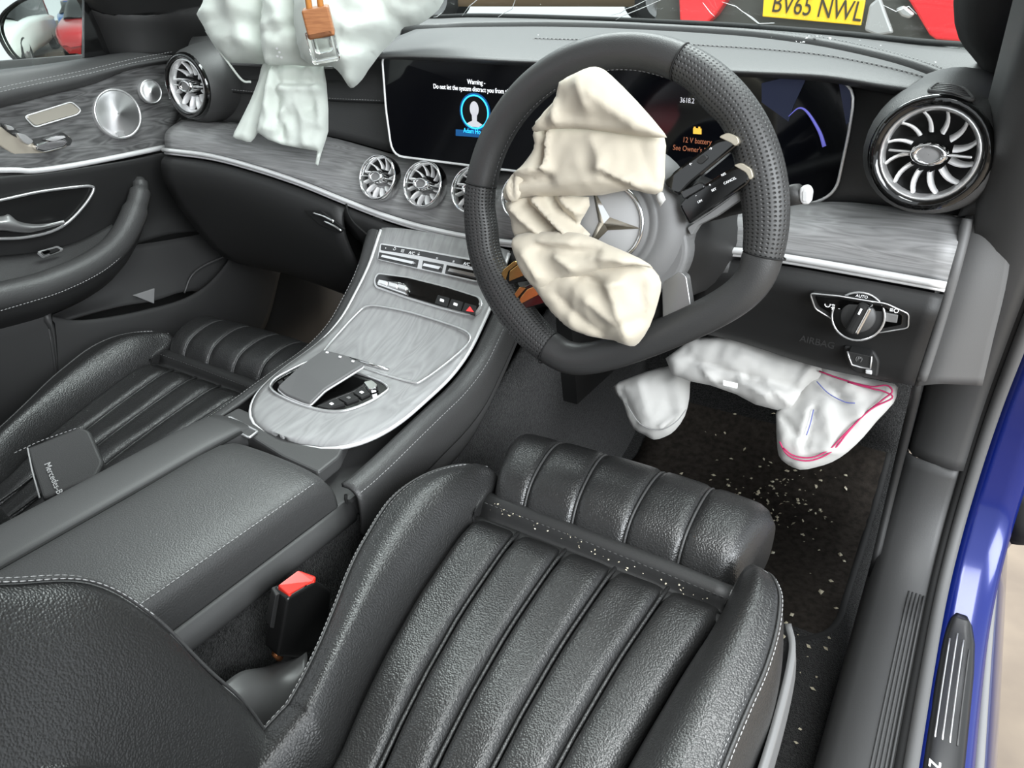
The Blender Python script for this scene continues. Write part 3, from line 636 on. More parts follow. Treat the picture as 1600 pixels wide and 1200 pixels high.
slab('rocker', rnd([wp(*q, .0235) for q in ((1086, 252), (1100, 240), (1107, 246), (1094, 258))], .003), -WN*.004, PLA, fU, bevel=.001)
fL = fork('spoke_fork', [(1060, 322), (1072, 306), (1146, 260), (1168, 258), (1175, 270), (1170, 286), (1108, 330), (1076, 352)], [(1145, 258), (1158, 254), (1174, 264), (1177, 277), (1171, 282), (1166, 270)], .021, [('CANCEL', 1141, 284, .0034), ('RES', 1131, 274, .003), ('SET', 1116, 298, .0032), ('LIM', 1094, 316, .0032), ('+', 1110, 291, .004), ('-', 1088, 307, .004)])
slab('rocker', rnd([wp(*q, .0245) for q in ((1062, 300), (1095, 284), (1102, 292), (1068, 312))], .003), -WN*.006, mk('rocker_gloss', 30, .1, 0, None, .6), fL, bevel=.0015)
slab('fork_edge', rnd([wp(*q, .004) for q in ((1074, 356), (1108, 334), (1172, 288), (1164, 306), (1118, 338), (1090, 352), (1080, 368))], .002), -WN*.014, PLG, W, bevel=.002)
# left forks: silver chrome with warm gold light put into its colour
LIT_GOLD = mk('chrome_lit_gold', (216, 178, 110), .16, .95)
o = sub('spoke_fork', W); slab('fork_body', rnd([wp(*q, .009) for q in ((782, 428), (800, 412), (880, 380), (905, 400), (840, 436), (790, 445))], .003), -WN*.016, GLO, o, bevel=.003)
slab('silver_tip', rnd([wp(*q, .0105) for q in ((779, 436), (786, 422), (803, 408), (812, 410), (794, 424), (788, 443), (781, 444))], .002), -WN*.018, LIT_GOLD, o, bevel=.0015)
slab('trim_face', rnd([wp(*q, .0098) for q in ((796, 424), (810, 413), (850, 400), (850, 418), (795, 440))], .002), -WN*.004, LIT_GOLD, o, bevel=.001)
o = sub('spoke_fork', W); slab('fork_body', rnd([wp(*q, .009) for q in ((799, 470), (812, 452), (880, 415), (910, 440), (850, 474), (800, 488))], .003), -WN*.016, GLO, o, bevel=.003)
slab('silver_tip', rnd([wp(*q, .0105) for q in ((795, 482), (800, 464), (812, 448), (822, 450), (808, 466), (803, 486), (796, 488))], .002), -WN*.018, LIT_GOLD, o, bevel=.0015)
slab('trim_face', rnd([wp(*q, .0098) for q in ((812, 466), (824, 452), (860, 438), (850, 456), (812, 476))], .002), -WN*.004, LIT_GOLD, o, bevel=.001)
BLD = mk('blade_satin', 178, .3, .85)
# bottom spoke: two silver blades
slab('spoke_blade', rnd([wp(*q, .004) for q in ((1034, 440), (1062, 424), (1072, 432), (1081, 490), (1040, 532), (1036, 522))], .003), -WN*.014, BLD, W, bevel=.004, bseg=3)
slab('spoke_blade', rnd([wp(*q, .004) for q in ((1004, 500), (1014, 505), (1026, 537), (1016, 541), (998, 533))], .003), -WN*.014, BLD, W, bevel=.004, bseg=3)
slab('spoke_web', rnd([wp(*q, -.006) for q in ((985, 420), (1062, 420), (1082, 500), (1035, 545), (985, 545), (950, 470))], .006), -WN*.012, BLK, W, bevel=.003)
# ================================================================ column shroud and stalk
CS = thing('steering_column', 'dark plastic steering column shroud behind the wheel hub', 'steering column', (-.335, .95, -.40))
rows = []
for t, r, sx in ((.03, .062, 1), (.06, .076, 1), (.10, .082, 1.0), (.14, .086, 1.02), (.19, .088, 1.05), (.24, .088, 1.05)):
    c = WC-WN*t+V((0.012, 0, -.022)); rows.append([c+WUX*(r*sx*cos(2*pi*k/28))+WUY*(r*(.82 if sin(2*pi*k/28) > 0 else 1.0)*sin(2*pi*k/28)) for k in range(28)])
vs, fs = gridvf(rows, True); mesh('shroud', vs, fs, PLA, CS)
lathe('collar', [(.064, 0), (.09, .004), (.093, -.01), (.09, -.03)], WC-WN*.235+V((.012, 0, -.022)), WN, BLK, CS, 32)
s0 = WC-WN*.09+V((.07, 0, .01)); s1 = PY(1250, 303, .80)
ST_ = thing('column_stalk', 'short black column stalk with silver tip right of the wheel', 'stalk', s0)
tube('arm', cr1([s0, s0*.5+s1*.5+V((0, 0, .002)), s1], 5), [.010]*3+[.0085]*6+[.009]*2, PLA, ST_, seg=12, rb=.012)
slab('tip', rnd([PY(*q, .797) for q in ((1249, 293), (1262, 291), (1268, 300), (1265, 320), (1252, 320), (1248, 310))], .004), (0, .012, 0), SIL, ST_, bevel=.002, bseg=3)
slab('tip_face', rnd([PY(*q, .7962) for q in ((1253, 298), (1262, 296), (1262, 315), (1253, 316))], .003), (0, .002, 0), SIL, ST_, bevel=.001)
# ================================================================ driver airbag, limp over the wheel
DB = thing('driver_airbag', 'cream fabric airbag hanging limp over the left of the steering wheel', 'airbag', wp(900, 540, .03))
def wq(L, h): return [wp(x, y, h) for x, y in L]
def fd(a, b, dep, wd, h): return (wp(*a, h), wp(*b, h), dep, wd)
h = .045
pillow('twisted_neck', wq([(790, 318), (815, 306), (860, 302), (920, 308), (914, 335), (906, 350), (922, 366), (905, 376), (860, 374), (825, 380), (806, 374), (800, 345)], .026), WN, .014, BAGC, DB, .02, .0035,
       [fd((797, 325), (850, 372), .010, .005, h), fd((815, 318), (872, 372), -.012, .004, h), fd((832, 312), (888, 370), .011, .004, h), fd((850, 310), (898, 360), -.011, .004, h), fd((872, 310), (908, 345), .008, .004, h)], .003, 30, .25, 2, seed=8., ridge=.0015)
pillow('lower_flap', wq([(830, 436), (850, 425), (890, 412), (940, 404), (1000, 408), (1022, 422), (1033, 442), (1028, 472), (1015, 510), (998, 536), (985, 541), (960, 532), (925, 526), (890, 512), (862, 485), (842, 455)], .030), WN, .024, BAGC, DB, .035, .0038,
       [fd((905, 430), (945, 445), -.009, .005, h), fd((945, 445), (975, 440), .008, .005, h), fd((870, 460), (935, 520), -.007, .008, h), fd((960, 450), (985, 525), .007, .008, h), fd((925, 470), (960, 500), .007, .008, h), fd((1000, 450), (1008, 500), -.006, .007, h), fd((945, 510), (1000, 500), -.005, .006, h)], .004, 22, .25, 2, seed=3.1, ridge=.0022)
pillow('lower_fold', wq([(802, 372), (820, 364), (850, 362), (905, 364), (950, 382), (1000, 404), (1020, 419), (990, 414), (950, 420), (905, 432), (872, 440), (845, 455), (822, 432), (806, 398)], .044), WN, .014, BAGC, DB, .018, .0038,
       [fd((850, 385), (935, 395), -.008, .006, h), fd((880, 400), (900, 415), .007, .005, h), fd((830, 395), (850, 430), .007, .006, h), fd((930, 400), (985, 408), .006, .005, h), fd((850, 375), (900, 378), .005, .005, h)], .003, 24, .25, 2, seed=4.1, ridge=.0018)
pillow('middle_flap', wq([(836, 200), (880, 196), (940, 197), (1000, 203), (1037, 210), (1039, 250), (1035, 299), (1010, 302), (985, 296), (940, 305), (880, 306), (820, 308), (795, 316), (788, 300), (798, 280), (812, 266), (826, 248), (838, 225)], .034), WN, .018, BAGC, DB, .025, .0038,
       [fd((850, 205), (852, 258), -.010, .004, h), fd((858, 205), (860, 262), .008, .004, h), fd((812, 270), (858, 262), .011, .005, h), fd((815, 281), (862, 276), -.009, .004, h), fd((945, 262), (1000, 292), .009, .005, h), fd((950, 272), (985, 294), -.008, .004, h), fd((930, 215), (945, 250), .005, .008, h), fd((880, 285), (985, 280), .004, .008, h), fd((1000, 225), (1020, 285), -.004, .01, h)], .003, 20, .25, 2, seed=5.2, ridge=.0018)
pillow('side_loop', wq([(790, 300), (794, 282), (806, 268), (818, 270), (816, 290), (812, 308), (800, 316)], .046), WN, .010, BAGC, DB, .012, .0035, [fd((806, 272), (804, 310), -.006, .003, h)], .002, 30, .3, 2, seed=2.)
pillow('upper_flap', wq([(922, 105), (938, 106), (955, 118), (995, 158), (1038, 208), (1036, 215), (1000, 213), (950, 206), (900, 201), (860, 202), (837, 206), (834, 199), (850, 175), (872, 150), (876, 128), (900, 114)], .050), WN, .016, BAGC, DB, .022, .0038,
       [fd((876, 135), (880, 195), .007, .006, h), fd((872, 150), (860, 195), -.006, .006, h), fd((920, 135), (930, 165), .007, .007, h), fd((940, 150), (1000, 200), .005, .008, h), fd((890, 180), (990, 192), -.004, .010, h)], .003, 20, .25, 2, seed=7.7, ridge=.0018)
pillow('torn_corner', wq([(1024, 298), (1036, 301), (1040, 312), (1032, 323), (1026, 312)], .030), WN, .004, BAGK, DB, .01, .003, (), .001, 60, .3, 1)
slab('white_tether', [wp(*q, -.006) for q in ((942, 532), (975, 538), (985, 535), (965, 548), (943, 553))], -WN*.002, BAGK, DB, bevel=0)
# ================================================================ centre console
CX = -.683
CP = [(.985, -.30), (.955, -.333), (.936, -.357), (.909, -.394), (.871, -.430), (.832, -.460), (.783, -.479), (.715, -.490), (.652, -.500), (.615, -.506), (.58, -.510), (.5, -.512)]
def zc(y):
    for (y0, z0), (y1, z1) in zip(CP, CP[1:]):
        if y1 <= y <= y0: t = (y-y0)/(y1-y0); t = t; return z0+(z1-z0)*t
    return CP[0][1] if y > CP[0][0] else CP[-1][1]
_cps = cr1([V((0, y, z)) for y, z in CP], 8)
def zc(y):
    for a, b in zip(_cps, _cps[1:]):
        if b.y <= y <= a.y: t = (y-a.y)/(b.y-a.y); return a.z+(b.z-a.z)*t
    return _cps[0].z if y > _cps[0].y else _cps[-1].z
def nc(y): e = .004; s = (zc(y+e)-zc(y-e))/(2*e); return V((0, -s, 1)).normalized()
def PC(px, py, off=0.):   # point of the console surface seen in that direction
    d = ray(px, py); lo, hi = .3, 1.4
    f = lambda s: (d*s).z-zc((d*s).y)
    for i in range(200):
        s = lo+(hi-lo)*i/200
        if f(s) < 0: break
    a, b = s-(hi-lo)/200, s
    for _ in range(20):
        m = (a+b)/2
        if f(m) > 0: a = m
        else: b = m
    p = d*a; return p+nc(p.y)*off
C = thing('center_console', 'grey wood centre console with touchpad and armrest between the seats', 'console', (CX, .55, -.92))
def hw(y):
    w = .118+.008*max(0, (.80-y)/.2)*0
    if y < .74: t = (.74-y)/.158; w *= max(0, 1-min(1, t)**3.2)**(1/2.2)
    return w
ys = [.945-.0095*i for i in range(38)]; ys = [y for y in ys if y > .586]+[.5845, .5828, .5822]
rows = []
for y in ys: w = hw(y); rows.append([V((CX+w*s, y, zc(y)+.004-.006*abs(s)**4)) for s in [i/10-1 for i in range(21)]])
vs, fs = gridvf(rows); mesh('wood_panel', vs, fs, WOODC, C, solid=.008)
eL = [V((CX-hw(y), y, zc(y)-.002)) for y in ys]; eR = [V((CX+hw(y), y, zc(y)-.002)) for y in ys]
edge = eL+[V((CX, ys[-1], zc(ys[-1])-.002))]+eR[::-1]
tube('panel_edge', [p+V((0, -.0015, -.003)) for p in edge], .0028, SIL, C, seg=6)
# padded rails either side and the console body below
def rail(s):
    R1 = [.122, .135, .146, .150, .150, .148]; Z1 = [-.010, -.010, -.018, -.032, -.060, -.075]
    yy = [.99, .95, .91, .87, .83, .78, .72, .66, .62, .58, .555]
    rws = []
    for y in yy: rws.append([V((CX+s*(r+(.0 if y < .9 else .01*(y-.9)/.09)), y, zc(y)+z)) for r, z in zip(R1, Z1)])
    sheet('side_rail', rws, 3, 3, LEA2, C, solid=.005)
    p = cr1([V((CX+s*.1465, y, zc(y)-.017)) for y in yy], 5); stitches('stitching', p, THR, C, .0055, .004, .0005)
for s in (1, -1): rail(s)
# body flanks: plastic upper, carpet lower
for s in (1, -1):
    sheet('side_panel', [[V((CX+s*.147, y, zc(y)-.07)) for y in (1.0, .9, .8, .7, .62, .562)], [V((CX+s*.144, y, zc(y)-.095)) for y in (1.0, .9, .8, .7, .62, .562)], [V((CX+s*.138, y, zc(y)-.112)) for y in (1.0, .9, .8, .7, .62, .562)]], 4, 3, PLM, C, solid=.004)
    sheet('carpet_flank', [[V((CX+s*.134, y, -.57 if y < .8 else -.57+(y-.8)*.4)) for y in (1.5, 1.2, 1.0, .8, .5, .2, -.1)], [V((CX+s*.138, y, -.75)) for y in (1.5, 1.2, 1.0, .8, .5, .2, -.1)], [V((CX+s*.16, y, -.93)) for y in (1.5, 1.2, 1.0, .8, .5, .2, -.1)]], 4, 4, CARP, C, solid=.01)
# ---- armrest
AR = sub('armrest', C)
yA = [.545, .52, .4, .25, .1, -.1]
def ar(name, pr, mat, ylist=yA):
    rws = []
    for i, y in enumerate(ylist):
        d = -.02 if i == 0 else 0.0
        rws.append([V((x, y-(.0 if i else .0), z+(d if k not in (0, len(pr)-1) else 0))) for k, (x, z) in enumerate(pr)])
    sheet(name, rws, 4, 3, mat, AR, solid=.006)
ar('lid', [(-.726, -.530), (-.724, -.504), (-.70, -.496), (-.64, -.494), (-.59, -.497), (-.566, -.506), (-.560, -.530), (-.560, -.552)], LEA2)
ar('lid_side', [(-.810, -.575), (-.808, -.525), (-.800, -.506), (-.78, -.500), (-.745, -.500), (-.732, -.506), (-.730, -.530)], PLM, [.585, .56, .4, .25, .1, -.1])
stitches('stitching', [V((-.568, y, -.503)) for y in (.52, .3, .0)], THR, AR, .0055, .004, .0005)
tube('lid_gap', [V((-.728, .56, -.505)), V((-.728, -.1, -.505))], .002, BLK, AR, seg=6)
tube('lid_gap', cr1([V((-.556, .555, -.535)), V((-.556, .54, -.556)), V((-.556, .4, -.556)), V((-.556, -.1, -.556))], 4), .002, BLK, AR, seg=6)
sheet('base', [[V((-.557, y, -.545)) for y in (.56, .3, -.1)], [V((-.549, y, -.556)) for y in (.56, .3, -.1)], [V((-.547, y, -.570)) for y in (.56, .3, -.1)], [V((-.556, y, -.582)) for y in (.56, .3, -.1)]], 4, 3, PLM, AR, solid=.005)
slab('front_block', [V((-.812, .50, -.548)), V((-.812, .76, -.538)), V((-.556, .76, -.538)), V((-.556, .50, -.548))], (0, 0, -.035), PLM, AR, bevel=.006)
# bridge between armrest and wood panel, with its chrome frame
slab('bridge', rnd([PZ(*q, -.512) for q in ((345, 652), (372, 636), (470, 680), (545, 678), (530, 712), (497, 738), (440, 712))], .006), (0, 0, -.02), PLM, C, bevel=.003)
sq = [PZ(*q, -.509) for q in ((338, 660), (360, 652), (402, 674), (390, 684))]
tube('chrome_frame', rnd(sq, .002), .0018, CHR, C, seg=6, closed=True); slab('frame_plate', sq, (0, 0, -.003), PLM, C)
# ---- storage lid set in the wood
lidp = [(594, 481), (640, 490), (690, 505), (728, 519), (737, 531), (728, 546), (695, 575), (660, 600), (645, 602), (600, 590), (550, 573), (512, 559), (508, 552), (540, 515), (566, 487), (578, 481)]
def dens(px, n=4, closed=True):
    q = [V((x, y, 0)) for x, y in px]; return [(p.x, p.y) for p in cr1(q, n, closed)]
SL = sub('storage_lid', C)
lp = [PC(x, y, .0052) for x, y in dens(lidp, 3)]
tube('chrome_outline', lp, .0017, CHR, SL, seg=6, closed=True)
tube('grip_bar', [PC(543, 564, .006), PC(575, 574, .0065), PC(608, 583, .006)], .0022, CHM, SL, seg=8)
# ---- climate strip
CL = sub('climate_panel', C)
def cpoly(name, px, off, th, mat, par, r=.003, n=3, bev=.0008):
    P = [PC(x, y, off) for x, y in px]; nn = nc(sum(p.y for p in P)/len(P)); return slab(name, rnd(P, r, n), -nn*th, mat, par, bevel=bev)
cpoly('bezel', [(597, 381), (660, 391), (740, 406), (800, 418), (800, 452), (735, 441), (660, 424), (592, 408)], .0058, .006, CHR, CL, .005)
cpoly('display_strip', [(599, 384), (660, 394), (740, 409), (798, 421), (798, 430), (740, 419), (660, 402), (598, 393)], .0066, .004, GLO, CL, .002)
for a in [[(596, 396), (658, 408), (655, 421), (594, 407)], [(664, 409), (697, 415), (693, 429), (662, 422)], [(701, 416), (760, 428), (757, 443), (698, 430)], [(764, 429), (797, 435), (797, 449), (761, 443)]]:
    k = sub('rocker_switch', CL); cpoly('well', a, .0062, .004, GLO, k, .001)
    (x0, y0), (x1, y1), (x2, y2), (x3, y3) = a
    b = [(x0*.9+x1*.1, y0*.62+y3*.38+(y1-y0)*.1-(y1-y0)*.02), (x1*.9+x0*.1, y1*.62+y2*.38-(y1-y0)*.08), (x2*.9+x3*.1, y2*.72+y1*.28-(y2-y3)*.08), (x3*.9+x2*.1, y3*.72+y0*.28+(y2-y3)*.08)]
    cpoly('rocker', b, .0095, .006, CHM, k, .001, 3, .002)
for i, (x, y, s) in enumerate([(605, 390, '\u2022'), (617, 391, '\u21ba'), (630, 394, '\u25a4'), (642, 397, 'A/C'), (655, 399, '\u2193'), (684, 406, '='), (710, 411, '\u2261'), (727, 414, 'A/C')]):
    text('mark', s, PC(x, y+2, .0072), V((1, 0, 0)), V((0, .6, .8)), .0068, WHI, CL, 'LEFT', .0001)
# ---- lower switch strip
SWp = sub('switch_panel', C)
cpoly('bezel', [(592, 428), (640, 434), (700, 449), (752, 466), (757, 478), (748, 493), (730, 495), (690, 485), (640, 470), (588, 452), (586, 440)], .0058, .006, CHR, SWp, .006)
cpoly('gloss_panel', [(594, 431), (640, 437), (700, 452), (750, 468), (753, 478), (746, 490), (730, 492), (690, 482), (640, 467), (591, 450), (589, 440)], .0068, .004, GLO, SWp, .005)
cpoly('selector', [(597, 440), (636, 447), (644, 456), (640, 466), (592, 449)], .0105, .006, CHM, SWp, .004, 4, .002)
for a in [(598, 443), (614, 447), (628, 450)]:
    x, y = a; cpoly('selector_key', [(x, y), (x+12, y+3), (x+11, y+9), (x-1, y+5)], .0125, .003, SIL, SWp, .001)
for i, x in enumerate((685, 706, 727)):
    y = 465+i*6.2; k = sub('push_switch', SWp); cpoly('key', [(x+3, y), (x+21, y+5), (x+17, y+19), (x-2, y+13)], .0085, .004, PLA, k, .0012)
    if i == 2: cpoly('hazard_triangle', [(x+11, y+6), (x+17, y+15), (x+5, y+13)], .0092, .0008, E_R, k, .0003, 1, 0)
    else: cpoly('mark', [(x+7, y+6), (x+13, y+8), (x+12, y+12), (x+6, y+10)], .0092, .0008, WHI, k, .0008, 2, 0)
# ---- touchpad island
TPp = sub('touchpad', C)
tpo = [(424, 606), (432, 596), (455, 583), (480, 571), (492, 569), (520, 575), (560, 588), (595, 600), (607, 610), (604, 617), (580, 632), (550, 644), (525, 648), (495, 644), (460, 633), (434, 620), (425, 612)]
tl = [PC(x, y, .0052) for x, y in dens(tpo, 3)]
slab('well', [p+V((0, 0, -.001)) for p in tl], (0, 0, -.003), GLO, TPp, bevel=0); tube('chrome_outline', tl, .0021, CHR, TPp, seg=6, closed=True)
tp_ = [PC(437, 617, .014), PC(475, 590, .021), PC(511, 568, .024), PC(545, 577, .024), PC(574, 589, .022), PC(548, 604, .021), PC(512, 622, .017), PC(488, 640, .012), PC(476, 637, .012), PC(450, 626, .012)]
slab('pad', rnd(tp_, .005, 4), (0, 0, -.007), mk('pad_satin', 104, .4, .2), TPp, bevel=.002, bseg=3)
tube('chrome_edge', [p+V((0, 0, -.005)) for p in rnd(tp_, .005, 4)], .0016, CHR, TPp, seg=6, closed=True)
for x, y in ((517, 573), (537, 580), (557, 587)): slab('pad_dot', [PC(x+dx, y+dy, .0248) for dx, dy in ((-2, -1), (2, 0), (1, 2), (-3, 1))], (0, 0, -.0006), WHI, TPp, bevel=0)
for i, a in enumerate([[(497, 641), (528, 630), (540, 637), (515, 645)], [(531, 629), (550, 621), (562, 629), (543, 636)], [(553, 620), (568, 612), (580, 621), (566, 628)]]):
    cpoly('key', a, .0075, .004, PLA, TPp, .0008); (x0, y0), (x1, y1), (x2, y2), (x3, y3) = a; mx, my = (x0+x1+x2+x3)/4, (y0+y1+y2+y3)/4
    cpoly('key_mark', [(mx-4, my), (mx, my-2), (mx+4, my), (mx, my+2)], .0082, .0008, WHI if i != 1 else GRYP, TPp, .0006, 1, 0)
cpoly('volume_roller', [(571, 608), (583, 605), (592, 612), (590, 617), (580, 620)], .012, .007, CHM, TPp, .002, 3, .002)
for i, a in enumerate([(436, 605), (446, 599), (456, 593), (466, 587), (476, 580)]):
    x, y = a; cpoly('side_key', [(x, y), (x+7, y-4), (x+12, y), (x+5, y+4)], .0085, .004, CHM if i == 4 else PLA, TPp, .0008)
# ================================================================ front seats
def zi(y): return -.553-(.6-y)*.2
def lerp(t, T):
    for (a, u), (b, v) in zip(T, T[1:]):
        if a <= t <= b: return u+(v-u)*(t-a)/(b-a)
    return T[0][1] if t < T[0][0] else T[-1][1]
IL = [(.15, -.372), (.322, -.374), (.371, -.387), (.425, -.399), (.494, -.411), (.56, -.416), (.62, -.419)]
IR = [(.15, -.158), (.322, -.150), (.431, -.143), (.524, -.134), (.592, -.124), (.62, -.122)]
def seat(label, d, bd=(0, 0, 0)):
    d = V(d); Q = lambda x, y, z: V((x, y, z))+d
    T = thing('car_seat', label, 'seat', V((-.28, .42, -.93))+d, 'front seats')
    # fluted centre of the cushion
    yy = [.16+.0192*i for i in range(25)]
    for k in range(5):
        rows = []
        for y in yy:
            l, r = lerp(y, IL), lerp(y, IR); row = []
            end = max(0, (y-.585)/.036)**2
            wob = .004*noise.noise(V((k*3.1, y*9, 2)))+.003*math.exp(-((y-.41)/.05)**2)
            for i in range(11):
                s = i/10*2-1; t = (k+.5+s*.5*.985)/5
                z = zi(y)+.0105*(1-abs(s)**7)-.0055+wob*(1-s*s)-.014*end-.012*math.exp(-((y-.25)/.09)**2)*(1-s*s*.2)
                row.append(Q(l+(r-l)*t, y, z))
            rows.append(row)
        vs, fs = gridvf(rows); mesh('cushion_flute', vs, fs, LEA, T, solid=.012)
    for k in range(1, 5):
        tube('flute_piping', [Q(lerp(y, IL)+(lerp(y, IR)-lerp(y, IL))*k/5, y, zi(y)-.0015-.006*max(0, (y-.585)/.036)**2) for y in yy], .0022, LEA, T, seg=6)
    # side bolsters
    PL = [(.14, -.44, .030), (.302, -.424, .036), (.326, -.422, .038), (.371, -.433, .040), (.417, -.450, .040), (.462, -.468, .040), (.503, -.480, .040), (.56, -.490, .040), (.609, -.482, .036), (.655, -.463, .030), (.680, -.440, .024)]
    PR = [(.14, -.075, .030), (.30, -.070, .038), (.40, -.068, .040), (.445, -.068, .040), (.492, -.066, .042), (.531, -.064, .042), (.573, -.066, .042), (.61, -.073, .040), (.632, -.083, .036), (.648, -.092, .030), (.66, -.104, .022)]
    for side, L in ((-1, PL), (1, PR)):
        rows = []
        for y, x, h in L:
            yi = min(y, .622); xi = lerp(yi, IL if side < 0 else IR); zz = zi(min(y, .63)); m = xi-x
            nose = max(0, (y-.60)/.08); dz = -.03*nose**2
            rows.append([Q(xi-m*-.03, yi, zz-.03), Q(xi-m*.01, yi, zz-.004), Q(xi-m*.18, y-.002, zz+h*.62+dz*.4), Q(xi-m*.5, y, zz+h*1.15+dz*.4), Q(xi-m*.82, y, zz+h*1.12+dz*.3), Q(x, y, zz+h+dz*.2), Q(x-m*.12, y+.004, zz+h-.02), Q(x-m*.20, y+.004, zz+h-.06), Q(x-m*.16, y+.002, zz-.085), Q(x+m*.06, y, zz-.115)])
        # closing nose
        y, x, h = L[-1]; c = Q(x+(lerp(.62, IL if side < 0 else IR)-x)*.4, y+.012, zi(y)-.06)
        rows.append([c*.75+p*.25+V((0, .006, 0)) for p in rows[-1]]); rows.append([c+(p-c)*.02 for p in rows[-1]])
        sheet('cushion_bolster', rows, 4, 4, LEA, T)
        pp = cr1([Q(x, y, zi(min(y, .63))+h-.03*max(0, (y-.60)/.08)**2*.2) for y, x, h in L], 6)
        tube('bolster_seam', [p+V((side*.001, 0, .0008)) for p in pp], .0014, LEA2, T, seg=6)
        for e in (.0035, -.0035): stitches('stitching', [p+V((-side*e, 0, .0012+(.0012 if e > 0 else -.0015))) for p in pp], THR, T, .0055, .0041, .00055)
    # sleeve under the thigh support
    sl = lambda y, z: [Q(-.432, y, z), Q(-.30, y-.004, z), Q(-.20, y-.008, z), Q(-.118, y-.014, z)]
    sheet('sleeve', [sl(.600, zi(.6)-.030), sl(.612, zi(.61)-.012), sl(.625, zi(.62)-.010), sl(.636, zi(.63)-.018), sl(.644, zi(.64)-.004), sl(.660, zi(.65)-.004), sl(.675, zi(.65)-.03)], 4, 4, mk('sleeve_leather', 40, .5, 0, ('noise', 900, .3, .0004)), T, solid=.004)
    stitches('stitching', [p+V((0, 0, .003)) for p in [Q(-.425, .640, zi(.64)-.006), Q(-.30, .636, zi(.64)-.006), Q(-.12, .628, zi(.63)-.006)]], mk('thread_black', 70, .7), T, .007, .005, .0006)
    # thigh support, five quilted panels
    XR = [-.421, -.372, -.310, -.246, -.184, -.124]; XF = [-.447, -.383, -.323, -.246, -.185, -.109]
    pr = [(.655, -.062), (.650, -.030), (.656, -.006), (.672, .010), (.70, .016), (.735, .014), (.765, .002), (.783, -.018), (.789, -.045), (.780, -.075), (.755, -.09)]
    for k in range(5):
        rows = []
        for y, h in pr:
            u = (y-.655)/.13; u = max(0, min(1, u)); l = XR[k]+(XF[k]-XR[k])*u; r = XR[k+1]+(XF[k+1]-XR[k+1])*u; row = []
            for i in range(9):
                s = i/8*2-1; e = 0
                if k == 0 and s < -.2: e = ((-s-.2)/.8)**3*.016
                if k == 4 and s > .2: e = ((s-.2)/.8)**3*.012
                b = .0036*(1-abs(s)**8)-.002-e
                cy = -.010*((l+(r-l)*(s+1)/2+.28)/.16)**2
                cc = V((0, .72, -.03)); q = V((0, y, h)); dr = (q-cc).normalized()
                q = q+dr*b
                row.append(Q(l+(r-l)*(i/8), q.y+cy*u, zi(.68)+(q.y-.68)*.16+q.z+.004))
            rows.append(row)
        rr = surf(rows, 1, 4); vs, fs = gridvf(rr)
        if k in (0, 4):   # end cap
            i = 0 if k == 0 else len(rr[0])-1; b = len(vs); c = sum([r[i] for r in rr], V((0, 0, 0)))/len(rr); vs = vs+[c]; n = len(rr[0])
            fs = fs+[(j*n+i, (j+1)*n+i, b) for j in range(len(rr)-1)]+[((len(rr)-1)*n+i, i, b)]
        mesh('thigh_panel', vs, fs, LEA, T, solid=.004)
    for k in range(1, 5):
        pth = []
        for y, h in pr[1:9]:
            u = max(0, min(1, (y-.655)/.13)); x = XR[k]+(XF[k]-XR[k])*u; q = V((0, y, h)); dr = (q-V((0, .72, -.03))).normalized(); q = q-dr*.0012
            pth.append(Q(x, q.y-.010*((x+.28)/.16)**2*u, zi(.68)+(q.y-.68)*.16+q.z+.004))
        tube('thigh_piping', cr1(pth, 4), .0016, LEA2, T, seg=6)
    # base and side valance
    slab('seat_base', [Q(-.47, .12, -.70), Q(-.47, .66, -.66), Q(-.09, .66, -.66), Q(-.09, .12, -.70)], (0, 0, -.12), PLA, T, bevel=.01)
    slab('seat_rail', [Q(-.44, .05, -.86), Q(-.44, .70, -.86), Q(-.40, .70, -.86), Q(-.40, .05, -.86)], (0, 0, -.05), PLA, T, bevel=.004)
    slab('seat_rail', [Q(-.16, .05, -.86), Q(-.16, .70, -.86), Q(-.12, .70, -.86), Q(-.12, .05, -.86)], (0, 0, -.05), PLA, T, bevel=.004)
    VAL = mk('valance_grey', 112, .4)
    sheet('side_valance', [[Q(-.062, .655, -.575), Q(-.050, .62, -.575), Q(-.044, .55, -.585), Q(-.042, .45, -.60), Q(-.042, .2, -.64)], [Q(-.058, .665, -.62), Q(-.046, .63, -.63), Q(-.040, .55, -.65), Q(-.040, .45, -.67), Q(-.040, .2, -.70)], [Q(-.075, .65, -.66), Q(-.065, .62, -.68), Q(-.06, .55, -.71), Q(-.06, .45, -.73), Q(-.06, .2, -.76)]], 5, 4, VAL, T, solid=.006)
    sheet('inner_valance', [[Q(-.47, .60, -.60), Q(-.475, .45, -.62), Q(-.47, .3, -.645), Q(-.47, .12, -.67)], [Q(-.485, .60, -.66), Q(-.495, .45, -.67), Q(-.495, .3, -.69), Q(-.49, .12, -.70)], [Q(-.475, .60, -.72), Q(-.485, .45, -.74), Q(-.485, .3, -.75), Q(-.48, .12, -.76)]], 4, 4, PLM, T, solid=.006)
    # backrest: ridge line of the side bolsters, profile across
    RG = [(-.412, .302, -.63), (-.428, .287, -.55), (-.444, .27, -.50), (-.468, .25, -.436), (-.485, .222, -.389), (-.49, .17, -.353), (-.49, .10, -.30), (-.49, .0, -.2), (-.48, -.12, -.07), (-.46, -.24, .05)]
    fw = V((0, .8, .6)); rows = []; rise = .092
